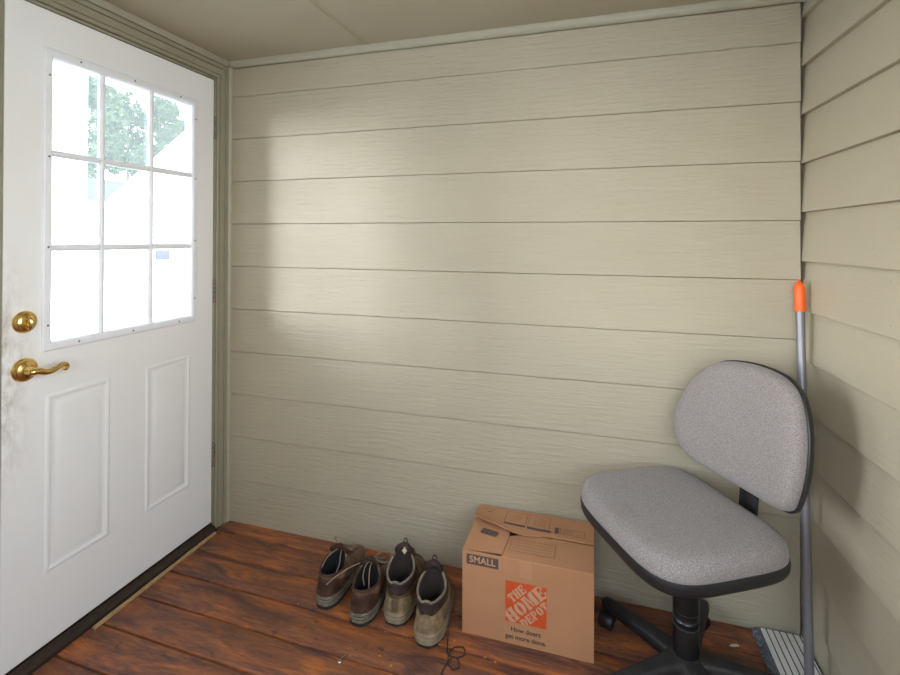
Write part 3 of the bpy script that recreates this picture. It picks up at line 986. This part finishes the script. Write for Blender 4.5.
# ------------------------------------------------------------------ shoes
def interp(tab, x):
    if x <= tab[0][0]: return tab[0][1]
    for (a, fa), (b, fb) in zip(tab, tab[1:]):
        if x <= b:
            t_ = (x - a) / (b - a); t_ = t_ * t_ * (3 - 2 * t_) if False else t_
            return fa + (fb - fa) * t_
    return tab[-1][1]

class ShoeForm:
    def __init__(s, L, Wd, zh, zs, zf, side, low=1.0):
        s.L, s.W, s.zh, s.zs, s.zf, s.side = L, Wd, zh, zs, zf, side
        k = zf / .15
        s.front = [(0, L - .004), (.03, L - .003), (.048, L - .010), (.060 * (1 + .2 * (k - 1)), L * .925), (.072 * (1 + .4 * (k - 1)), L * .83), (.085 * k, L * .72), (.10 * k, L * .625), (.118 * k, L * .55), (.135 * k, L * .495), (.15 * k, L * .46), (.19 * k, L * .45)]
        s.back = [(0, .0), (.025, -.001), (.05, .000), (.08, .004), (zh, .008), (.2, .012)]
        s.wid = [(0, .97), (.03, .97), (.05, .95), (.065, .90), (.085, .83), (.105 * k, .77), (.13 * k, .745), (.2, .74)]
    def g(s, u):
        return interp([(0, .88), (.15, .88), (.30, .80), (.45, .78), (.62, .86), (.72, .88), (.85, .82), (1, .72)], u)
    def pt(s, t_, z_, off=0.0):
        u = (1 - math.cos(t_)) / 2; sg = 1 if math.sin(t_) >= 0 else -1
        y0 = interp(s.back, z_); y1 = interp(s.front, z_)
        y = y0 + (y1 - y0) * u
        ulong = y / s.L
        b = min(1, max(0, (z_ - .05) / .05))
        e = max(4 * u * (1 - u), 0)
        hs = s.W / 2 * e ** .36 * s.g(ulong)
        hu = s.W / 2 * e ** .44 * (.80 + .22 * math.sin(PI * min(1, u * 1.05)) ** 2 * (1 - .5 * b)) * 1.02
        h = (hs * (1 - b) + hu * b) * interp(s.wid, z_)
        x = sg * h + s.side * (.010 * ulong ** 2 - .004 * math.sin(PI * ulong))
        v = Vector((x, y, z_))
        if off:
            c = Vector((s.side * .0, (y0 + y1) / 2, z_))
            d_ = (v - c)
            if d_.length > 1e-6:
                v = v + Vector((d_.x, d_.y * .6, .25 * d_.length if u > .6 else 0)).normalized() * off
        return v
    def ztop(s, t_):
        u = (1 - math.cos(t_)) / 2
        # high padded heel, dip at the ankle, rise to the tongue
        return .007 * math.exp(-(u / .012) ** 2) * (s.zf > .16) + s.zh * max(0, 1 - u * 2.6) ** 1.3 + s.zs * (1 - max(0, 1 - u * 2.6) ** 1.3 - max(0, (u - .42) / .58) ** 1.2) + s.zf * max(0, (u - .42) / .58) ** 1.2

def make_shoe(name, label, loc, head, form, mats, kind, group):
    e = empty(name, loc, head)
    tag(e, label, 'shoe', group)
    N = 64; TT = [2 * PI * i / N for i in range(N)]
    F = form
    zm = .030
    # outsole with lugs
    bm = bmesh.new()
    def sole_pt(t_, z_, o_): 
        v = F.pt(t_, min(z_, .02)); c = Vector((0, F.L / 2, 0))
        d_ = Vector((v.x, (v.y - F.L / 2) * .35, 0)).normalized()
        return Vector((v.x + d_.x * o_, v.y + d_.y * o_, z_))
    lug = (lambda i: .0025 if (i // 2) % 2 == 0 else -.0005) if kind == 'hiker' else (lambda i: .0006)
    toe = lambda v: Vector((v.x, v.y, v.z + .010 * max(0, v.y / F.L - .78) ** 1.5 * 6))
    rings = [[toe(sole_pt(t_, 0.0, -.003 + lug(i))) for i, t_ in enumerate(TT)], [toe(sole_pt(t_, .004, .001 + lug(i))) for i, t_ in enumerate(TT)],
             [toe(sole_pt(t_, .011, .001 + lug(i) * .7)) for i, t_ in enumerate(TT)], [toe(sole_pt(t_, .013, -.004)) for i, t_ in enumerate(TT)]]
    loft(bm, rings)
    obj('outsole', bm, mats['outsole'], e, smooth=35)
    # midsole, thicker under the heel, grooved
    bm = bmesh.new()
    hz = lambda t_: (.046 if kind == 'hiker' else .048) - .012 * (1 - math.cos(t_)) / 2
    rings = []
    gd = .0022 if kind == 'hiker' else 0
    for q, o_ in ((.0, -.001), (.08, .002 + gd), (.22, .0028 + gd), (.28, .0005 - gd), (.34, .0005 - gd), (.40, .0028 + gd), (.56, .0032 + gd), (.62, .001 - gd), (.68, .001 - gd), (.74, .003), (.88, .0030), (.97, .001), (1.0, -.003)):
        rings.append([toe(sole_pt(t_, .011 + (hz(t_) - .011) * q, o_ + (.0012 if kind == 'hiker' and (i // 3) % 2 == 0 and q < .5 else 0))) for i, t_ in enumerate(TT)])
    loft(bm, rings)
    obj('midsole', bm, mats['midsole'], e, smooth=35)
    # upper: open shell, outer wall up to the collar line and back down inside
    bm = bmesh.new()
    R = 22
    rings = []
    for r in range(R + 1):
        q = r / R
        rg = []
        for i, t_ in enumerate(TT):
            z_ = zm - .004 + (F.ztop(t_) - zm + .004) * q
            v = F.pt(t_, z_)
            if kind == 'hiker' and q < .9:       # stacked leather panels and creases
                v = v + Vector((v.x, 0, 0)).normalized() * (.0012 * math.sin(q * 17 + 1.0)) * (1 if v.y < F.L * .7 else .3)
            if kind != 'hiker':
                v.z += .0012 * math.sin(v.y * 190) * max(0, 1 - abs(v.y / F.L - .66) / .12)
            rg.append(toe(v))
        rings.append(rg)
    top = rings[-1]
    cen = sum((Vector(p) for p in top), Vector()) / N
    inner = [[Vector((cen.x + (p.x - cen.x) * .86, cen.y + (p.y - cen.y) * .90, p.z - .003)) for p in top]]
    loft(bm, rings + inner, cap0=True, cap1=False)
    obj('upper', bm, mats['upper'], e, smooth=60)
    # dark inside: walls and insole
    bm = bmesh.new()
    lr = [inner[0]]
    for q in (.3, .6, .9):
        lr.append([Vector((cen.x + (p.x - cen.x) * (.9 - .04 * q), cen.y + (p.y - cen.y) * .94 + .004 * q, p.z + (.046 - p.z) * q)) for p in inner[0]])
    loft(bm, lr, cap0=False, cap1=True)
    obj('lining', bm, mats['lining'], e, smooth=60, recalc=False)
    # padded collar roll
    k0 = [i for i, t_ in enumerate(TT) if math.cos(t_) > -.55]
    k0 = [i for i in k0 if TT[i] > PI] + [i for i in k0 if TT[i] <= PI]
    bm = bmesh.new()
    cpts = [Vector((cen.x + (top[i].x - cen.x) * .95, cen.y + (top[i].y - cen.y) * .97, top[i].z - .001)) for i in k0]
    rad = [.0042 if kind == 'hiker' else .0036] * len(cpts)
    tube(bm, cpts, rad, 10)
    obj('collar', bm, mats['edge'], e, smooth=60)
    if kind == 'hiker':
        # padded dark collar band below the binding, notched at the heel
        bm = bmesh.new()
        rings = []
        for q, o_ in ((.0, -.001), (.1, .0022), (.35, .0035), (.5, .002), (.62, .0032), (.9, .0025), (1.0, .0)):
            rg = []
            for i in k0:
                t_ = TT[i]; zt = F.ztop(t_); wd = .042 - .012 * (1 - math.cos(t_)) / 2
                rg.append(F.pt(t_, zt - wd + wd * q, o_))
            rings.append(rg)
        loft(bm, rings, close=False)
        obj('collar_band', bm, mats['collar'], e, smooth=50, recalc=True)
        # heel tab and low heel counter
        bm = bmesh.new()
        hp = [F.pt(0, z_) for z_ in (.052, .065, .078, .090)]
        rings = [[p + Vector((w_, -.0028 + .0012 * abs(w_) / .011, 0)) for w_ in (-.012, -.008, 0, .008, .012)] for p in hp]
        loft(bm, rings, close=False)
        obj('heel_tab', bm, mats['upper'], e, smooth=50)
    # heel counter
    bm = bmesh.new()
    kk_ = [i for i, t_ in enumerate(TT) if math.cos(t_) > (.25 if kind == 'hiker' else .15)]
    kk_ = [i for i in kk_ if TT[i] > PI] + [i for i in kk_ if TT[i] <= PI]
    rings = []
    m_ = len(kk_)
    for q, o_ in ((0, .0012), (.15, .0018), (.8, .0018), (.95, .001), (1, -.0006)):
        rg = []
        for a_, i in enumerate(kk_):
            ed = 1 - abs(2 * a_ / (m_ - 1) - 1) ** 3
            hh = .022 + (.034 if kind == 'hiker' else .048) * ed
            rg.append(F.pt(TT[i], .034 + hh * q, o_))
        rings.append(rg)
    loft(bm, rings, close=False)
    obj('heel_counter', bm, mats['counter'], e, smooth=50)
    # toe cap
    bm = bmesh.new()
    tk = [i for i, t_ in enumerate(TT) if math.cos(t_) < -.42]
    rings = []
    for q, o_ in ((0, .0016), (.2, .002), (.8, .0018), (1, -.0004)):
        rings.append([toe(F.pt(TT[i], .027 + .022 * q, o_)) for i in tk])
    loft(bm, rings, close=False)
    obj('toe_rand', bm, mats['counter'], e, smooth=50)
    # tongue
    bm = bmesh.new()
    zt0 = F.zf * .72
    rings = []
    for q in [i / 8 for i in range(9)]:
        z_ = zt0 + (F.zf + (.018 if kind == 'hiker' else .014) - zt0) * q
        yb = interp(F.front, min(z_, F.zf)) - .010 + (.012 * max(0, z_ - F.zf) / .03)
        hw = (.026 + .012 * q) * (1 - .40 * (max(0, q - .75) / .25) ** 2)
        sec = []
        for w_ in (-1, -.6, 0, .6, 1): sec.append(Vector((hw * w_, yb - .018 * w_ * w_ + .004, z_)))
        for w_ in (1, .6, 0, -.6, -1): sec.append(Vector((hw * w_ * .96, yb - .018 * w_ * w_ - .003, z_ + .001)))
        rings.append(sec)
    loft(bm, rings)
    tg = obj('tongue', bm, mats['tongue'], e, smooth=60)
    zt1 = F.zf + (.018 if kind == 'hiker' else .016)
    if mats.get('label'):
        bm = bmesh.new()
        yb = interp(F.front, F.zf) - .010 - .0042
        zc = F.zf - .006
        poly = [(0, -.013), (.010, 0), (0, .013), (-.010, 0)]
        extrude_poly(bm, [(a_, yb + .008 * max(0, b_) / .03 + .0005 - .001, zc + b_) for a_, b_ in poly], (0, -.0008, 0))
        obj('tongue_label', bm, mats['label'], tg)
    if kind == 'hiker':
        bm = bmesh.new()
        yb = interp(F.front, F.zf) - .002
        tube(bm, catmull([(-.006, yb, zt1 - .012), (-.006, yb + .004, zt1 + .006), (0, yb + .006, zt1 + .012), (.006, yb + .004, zt1 + .006), (.006, yb, zt1 - .012)], 4), .0022, 6, flat=1.0)
        obj('pull_loop', bm, mats['collar'], tg, smooth=60)
    # laces crossing over the vamp
    bm = bmesh.new()
    rows = 5
    prev = None
    def vamp(z_, w_):
        y = interp(F.front, z_)
        return Vector((w_, y - 9 * w_ * w_ + .0035, z_ + .003))
    zz = [F.zf * (.50 + .46 * i / (rows - 1)) for i in range(rows)]
    for i, z_ in enumerate(zz):
        hw = .020 + .0035 * i
        tube(bm, catmull([vamp(z_, -hw), vamp(z_ + .002, -hw * .5), vamp(z_ + .003, 0), vamp(z_ + .002, hw * .5), vamp(z_, hw)], 3), .0021, 6)
        if i < rows - 1:
            hw2 = .020 + .0035 * (i + 1)
            for sg in (-1, 1):
                tube(bm, catmull([vamp(z_, -hw * sg), vamp((z_ + zz[i + 1]) / 2 + .003, 0), vamp(zz[i + 1], hw2 * sg)], 4), .0021, 6)
    for pts in mats.get('loose', []):
        tube(bm, catmull(pts, 6), .0021, 6)
    obj('laces', bm, mats['lace'], e, smooth=60)
    # eyelet stays beside the laces
    for sg in (-1, 1):
        bm = bmesh.new()
        rings = []
        for q in [i / 8 for i in range(9)]:
            z_ = F.zf * (.46 + .53 * q)
            hw = .019 + .016 * q
            y = interp(F.front, z_)
            rings.append([Vector((sg * w_, y - 9 * w_ * w_ + .0012, z_ + .0015)) for w_ in (hw - .004, hw, hw + .005)])
        loft(bm, rings, close=False)
        obj('eyelet_stay', bm, mats['counter'], e, smooth=50)
    return e

brown = dict(outsole=M['dark_rubber'], midsole=M['grey_rubber'], upper=M['brown_leather'], counter=M['brown_panel'], edge=M['brown_panel'],
             collar=M['brown_panel'], lining=M['lining'], tongue=M['brown_panel'], lace=M['lace_grey'])
hik = dict(outsole=M['dark_rubber'], midsole=M['tan_rubber'], upper=M['tan_suede'], counter=M['tan_suede'], edge=M['taupe_edge'],
           collar=M['dark_collar'], lining=M['brown_lining'], tongue=M['dark_collar'], lace=M['lace_dark'])
# loose lace strands, in shoe coordinates (x across, y towards the toe)
b1 = dict(brown); b1['loose'] = [
    [(-.004, .145, .135), (-.020, .110, .134), (-.034, .085, .122), (-.042, .070, .098), (-.036, .058, .088)],
    [(.004, .145, .135), (.012, .115, .128), (.018, .090, .105), (.012, .072, .082)],
    [(-.006, .150, .135), (-.030, .175, .150), (-.052, .19, .140), (-.050, .205, .115)]]
b2 = dict(brown); b2['loose'] = [
    [(-.004, .135, .136), (-.030, .120, .140), (-.070, .090, .134), (-.110, .062, .116), (-.135, .045, .098)],
    [(.004, .135, .136), (.006, .105, .128), (.012, .080, .100), (.016, .070, .080)],
    [(.0, .140, .138), (-.012, .115, .135), (-.014, .090, .112), (-.004, .078, .088)],
    [(.004, .140, .140), (.028, .165, .156), (.060, .175, .150), (.075, .160, .138), (.05, .140, .136), (.015, .140, .142)]]
h3 = dict(hik); h3['upper'] = M['mid_suede']; h3['label'] = M['label_cream']
h4 = dict(hik); h4['loose'] = [
    [(.020, .190, .095), (.046, .170, .090), (.060, .120, .060), (.064, .075, .022), (.066, .045, .004), (.070, .015, .0028), (.078, -.012, .0028), (.104, -.020, .0028), (.128, -.004, .0028), (.122, .022, .0028), (.096, .018, .0028), (.082, -.010, .0072), (.082, -.040, .0028), (.098, -.062, .0028), (.118, -.052, .0028), (.112, -.028, .0028), (.094, -.024, .0072), (.078, -.048, .0028), (.070, -.075, .0028), (.066, -.10, .0028)]]
G1 = 'brown leather lace-up shoes'; G2 = 'tan hiking shoes'
make_shoe('leather_shoe', 'brown leather lace-up shoe at the far left of the row, nearest the door', (.742, -.360, .0), math.radians(3), ShoeForm(.308, .136, .118, .104, .142, 1), b1, 'low', G1)
make_shoe('leather_shoe', 'brown leather lace-up shoe second from the door, its lace hanging over its neighbour', (.899, -.394, .0), math.radians(7), ShoeForm(.308, .136, .118, .104, .142, -1), b2, 'low', G1)
make_shoe('hiking_shoe', 'dusty tan hiking shoe with a cream label on its upright tongue', (1.020, -.356, .0), math.radians(7), ShoeForm(.315, .142, .140, .138, .186, 1), h3, 'hiker', G2)
make_shoe('hiking_shoe', 'dusty tan hiking shoe beside the cardboard box, dark lace trailing on the floor', (1.152, -.408, .0), math.radians(7), ShoeForm(.315, .142, .140, .138, .180, -1), h4, 'hiker', G2)

# ------------------------------------------------------------------ litter on the deck
def flake(pts, z0, t=.0012, curl=.003):
    bm = bmesh.new()
    lo = [(x, y, z0 + .0004 + curl * ((i * 7) % 3) / 2) for i, (x, y) in enumerate(pts)]
    hi = [(x, y, z_ + t) for x, y, z_ in lo]
    loft(bm, [lo, hi])
    return bm
o = obj('paper_scrap', flake([(-.016, -.004), (-.006, -.007), (.006, -.002), (.016, .004), (.012, .009), (.002, .006), (-.008, .006)], 0, .001), M['paper'])
o.location = (2.125, -.104, .0); tag(o, 'tiny torn white paper scrap on the deck behind the chair base', 'scrap')
bm = bmesh.new()
lathe(bm, [(.0, 0.0), (.006, .0), (.0075, .002), (.006, .0038), (.0, .0042)], 14)
tube(bm, [(0, .004, .003), (.004, .016, .003), (.006, .026, .0025)], [.0022, .002, .001], 6)
o = obj('loose_screw', bm, M['screw']); o.location = (.9075, -.533, .0); tag(o, 'small shiny screw lying on the deck in front of the shoes', 'screw')
rl = random.Random(11)
spots = [(.998, -.385), (1.02, -.478), (.93, -.505), (1.235, -.352), (1.07, -.500), (.64, -.362), (.33, -.49), (1.345, -.385), (1.38, -.392), (.31, -.105)]
for i, (x, y) in enumerate(spots):
    r = rl.uniform(.003, .0055)
    pts = [(r * rl.uniform(.7, 1.4) * math.cos(q * PI / 3), r * rl.uniform(.6, 1.1) * math.sin(q * PI / 3)) for q in range(6)]
    o = obj('leaf_fragment', flake(pts, 0, .001, .001), M['leaf_dry']); o.location = (x, y, 0)
    tag(o, 'tiny crumb of dry orange leaf on the deck boards', 'leaf fragment', 'crumbs of dry leaf scattered on the deck')

# ------------------------------------------------------------------ outdoors, seen through the door window
bm = bmesh.new()
box(bm, (-60, -30, -.40), (-.135, 45, -.35))
structure(obj('ground', bm, M['grass']))
bm = bmesh.new()
box(bm, (-.13, -14, -.40), (14, YF - .12, -.35))
box(bm, (W + .32, YF - .12, -.40), (14, 6, -.35))
structure(obj('driveway', bm, M['concrete']))
# unseen white wall, added to keep the sky glow off the back wall
bm = bmesh.new()
box(bm, (-2.2, -9.0, -.36), (-2.0, -3.78, 3.3))
structure(obj('glow_blocker_wall', bm, M['white_paint']))
# white column of the step
ps = empty('porch_column', (-1.5, .28, -.35))
tag(ps, 'square white porch column outside the door window', 'column')
bm = bmesh.new(); box(bm, (-.09, -.09, 0), (.09, .09, 3.2), .006); obj('shaft', bm, M['white_paint'], ps)
bm = bmesh.new(); box(bm, (-.12, -.12, 0), (.12, .12, .16), .008); obj('plinth', bm, M['white_paint'], ps)
# near white house with its gable rake rising to the right
def house(name, label, x, y0, y1, eave, ridge_y, ridge, depth, roof, over=.35):
    h = empty(name, (x, 0, -.35)); tag(h, label, 'house')
    bm = bmesh.new()
    pts = [(0, y0, 0), (0, y1, 0), (0, y1, eave + (ridge - eave) * (1 if False else 0)), (0, ridge_y, ridge), (0, y0, eave)]
    extrude_poly(bm, pts, (-depth, 0, 0))
    b_ = obj('wall', bm, M['white_paint'], h)
    for s0, s1 in ((y0, ridge_y), (y1, ridge_y)):
        bm = bmesh.new()
        sl_ = (ridge - eave) / (s1 - s0)
        oy = -over if s0 < s1 else over
        A_ = (s0 + oy, eave + sl_ * oy); B_ = (s1, ridge)
        poly = [(over, A_[0], A_[1] + .02), (over, B_[0], B_[1] + .02), (over, B_[0], B_[1] + .2), (over, A_[0], A_[1] + .2)]
        extrude_poly(bm, poly, (-depth - 2 * over, 0, 0))
        obj('roof', bm, roof, h)
    bm = bmesh.new()
    box(bm, (-.02, .38, 1.2), (.03, .66, 1.42)); obj('vent', bm, M['roof_grey'], h)
    return h
nh = house('house', 'near white gabled house beyond the yard, its rake rising across the panes', -8, -1.0, 7.0, 1.75, 3.0, 6.31, 6, M['white_paint'], .12)
nh.location.y = 6.27; nh.rotation_euler = (0, 0, math.radians(-40.3))
# far house: roof slope facing us
h2 = empty('house', (-24, 16.5, -.35)); tag(h2, 'far house with a low grey roof below the trees', 'house')
bm = bmesh.new(); box(bm, (-7, -9, 0), (0, 6.6, 3.4)); obj('wall', bm, M['white_paint'], h2)
bm = bmesh.new()
extrude_poly(bm, [(.6, -9.5, 3.4), (-3.6, -9.5, 5.1), (-7.6, -9.5, 3.4), (-7.6, -9.5, 3.6), (-3.6, -9.5, 5.35), (.6, -9.5, 3.62)], (0, 16.5, 0)); obj('roof', bm, M['roof_grey'], h2)
bm = bmesh.new(); box(bm, (.6, -9.5, 3.34), (.68, 7.0, 3.64)); obj('fascia', bm, M['white_paint'], h2)
# trees: clouds of leaf blades round a trunk
def tree(loc, hgt, rad, seed, label):
    r_ = random.Random(seed)
    e = empty('tree', loc); tag(e, label, 'tree', 'trees behind the houses')
    bm = bmesh.new()
    tube(bm, [(0, 0, 0), (.1, .1, hgt * .4), (0, .2, hgt * .8)], [.35, .22, .08], 8)
    obj('trunk', bm, M['bark'], e, smooth=60)
    bm = bmesh.new()
    for q in range(26):
        z_ = r_.uniform(.40, .92); br = rad * r_.uniform(.26, .40)
        lim = (rad - br - .1) * (1 - max(0, z_ - .7) * 2.0)
        an, rr_ = r_.uniform(0, 2 * PI), lim * math.sqrt(r_.random())
        c = Vector((rr_ * math.cos(an), rr_ * math.sin(an), z_ * hgt))
        for _ in range(230):
            d_ = Vector((r_.gauss(0, 1), r_.gauss(0, 1), r_.gauss(0, 1))).normalized()
            p_ = c + d_ * br * r_.uniform(.55, .9)
            a_ = Vector((r_.gauss(0, 1), r_.gauss(0, 1), r_.gauss(0, 1))).normalized()
            b_ = a_.orthogonal().normalized(); s_ = r_.uniform(.14, .3)
            bm.faces.new([bm.verts.new(p_ + a_ * s_), bm.verts.new(p_ + b_ * s_ * .55), bm.verts.new(p_ - a_ * s_), bm.verts.new(p_ - b_ * s_ * .55)])
    obj('foliage', bm, M['leaves'], e, recalc=False)
tree((-45, 33.4, -.35), 19.0, 3.3, 1, 'leafy green tree behind the grey roof, at the left of the panes')
tree((-45, 40.3, -.35), 20.0, 3.3, 2, 'leafy green tree behind the houses, in the middle top pane')
tree((-45, 47.2, -.35), 19.0, 3.3, 3, 'leafy green tree behind the near white house, in the right top pane')

tree((-53, 43.0, -.35), 21.0, 3.8, 4, 'leafy green tree standing farthest back, between the other crowns')

# ------------------------------------------------------------------ light
SKY, GLOW = 4.0, 38.0      # bright hazy sky, plus an added glow aimed through the door window
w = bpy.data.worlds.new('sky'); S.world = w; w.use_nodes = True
nt = w.node_tree
bg = nt.nodes['Background']
tc = nt.nodes.new('ShaderNodeTexCoord'); sp_ = nt.nodes.new('ShaderNodeSeparateXYZ'); rp = nt.nodes.new('ShaderNodeValToRGB')
nt.links.new(tc.outputs['Generated'], sp_.inputs[0]); nt.links.new(sp_.outputs['Z'], rp.inputs['Fac'])
rp.color_ramp.elements[0].position = 0.0; rp.color_ramp.elements[0].color = (.90, .955, 1.0, 1)
rp.color_ramp.elements[1].position = .7; rp.color_ramp.elements[1].color = (.62, .79, 1.0, 1)
nt.links.new(rp.outputs['Color'], bg.inputs['Color'])
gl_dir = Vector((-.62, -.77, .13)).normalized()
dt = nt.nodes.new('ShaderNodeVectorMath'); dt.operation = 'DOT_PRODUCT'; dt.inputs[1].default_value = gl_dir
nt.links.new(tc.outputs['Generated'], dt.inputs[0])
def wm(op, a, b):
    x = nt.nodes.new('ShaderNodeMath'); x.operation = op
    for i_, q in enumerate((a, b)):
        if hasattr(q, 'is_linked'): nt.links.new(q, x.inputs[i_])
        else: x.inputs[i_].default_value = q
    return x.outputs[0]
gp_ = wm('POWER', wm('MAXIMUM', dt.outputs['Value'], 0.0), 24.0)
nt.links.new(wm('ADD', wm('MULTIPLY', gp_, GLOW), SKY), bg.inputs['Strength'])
def portal(name, loc, sx_, sy_, direction):
    L = bpy.data.lights.new(name, 'AREA'); L.shape = 'RECTANGLE'; L.size = sx_; L.size_y = sy_
    L.cycles.is_portal = True
    o_ = bpy.data.objects.new(name, L); COL.objects.link(o_); o_.location = loc
    o_.rotation_euler = Vector(direction).to_track_quat('-Z', 'Z').to_euler()
    return o_
portal('window_portal', (-.06, (GY0 + GY1) / 2, (GZ0 + GZ1) / 2), GY1 - GY0, GZ1 - GZ0, (1, 0, 0))
portal('opening_portal', ((FX0 + FX1) / 2, YF - .12, (FZ0 + FZ1) / 2), FX1 - FX0, FZ1 - FZ0, (0, 1, 0))
portal('left_portal', (-.14, (LY0 + LY1) / 2, (LZ0 + LZ1) / 2), LY1 - LY0, LZ1 - LZ0, (1, 0, 0))
portal('side_portal', (wx(.12, (RY0 + RY1) / 2), (RY0 + RY1) / 2, (RZ0 + RZ1) / 2), RY1 - RY0, RZ1 - RZ0, (-1, 0, 0))

# ------------------------------------------------------------------ camera
cam = bpy.data.cameras.new('camera'); co = bpy.data.objects.new('camera', cam); COL.objects.link(co)
cam.sensor_fit = 'HORIZONTAL'; cam.sensor_width = 36.0
cam.lens = 480.2822 / 900 * 36
cam.shift_x = 0.0; cam.shift_y = -100.1671 / 900
cam.clip_start = .02; cam.clip_end = 300
yaw, pit, rol = map(math.radians, (-16.5831, .2538, .2432))
Fv = Vector((math.sin(yaw) * math.cos(pit), math.cos(yaw) * math.cos(pit), math.sin(pit)))
Rv = Vector((math.cos(yaw), -math.sin(yaw), 0)); Uv = Rv.cross(Fv)
R2 = Rv * math.cos(rol) + Uv * math.sin(rol); U2 = -Rv * math.sin(rol) + Uv * math.cos(rol)
mw = Matrix((R2, U2, -Fv)).transposed().to_4x4(); mw.translation = (1.6739, -1.8997, 1.3401)
co.matrix_world = mw
S.camera = co
S.view_settings.view_transform = 'Standard'; S.view_settings.look = 'None'
S.view_settings.gamma = 1; S.view_settings.use_curve_mapping = False
S.view_settings.exposure = 0.90
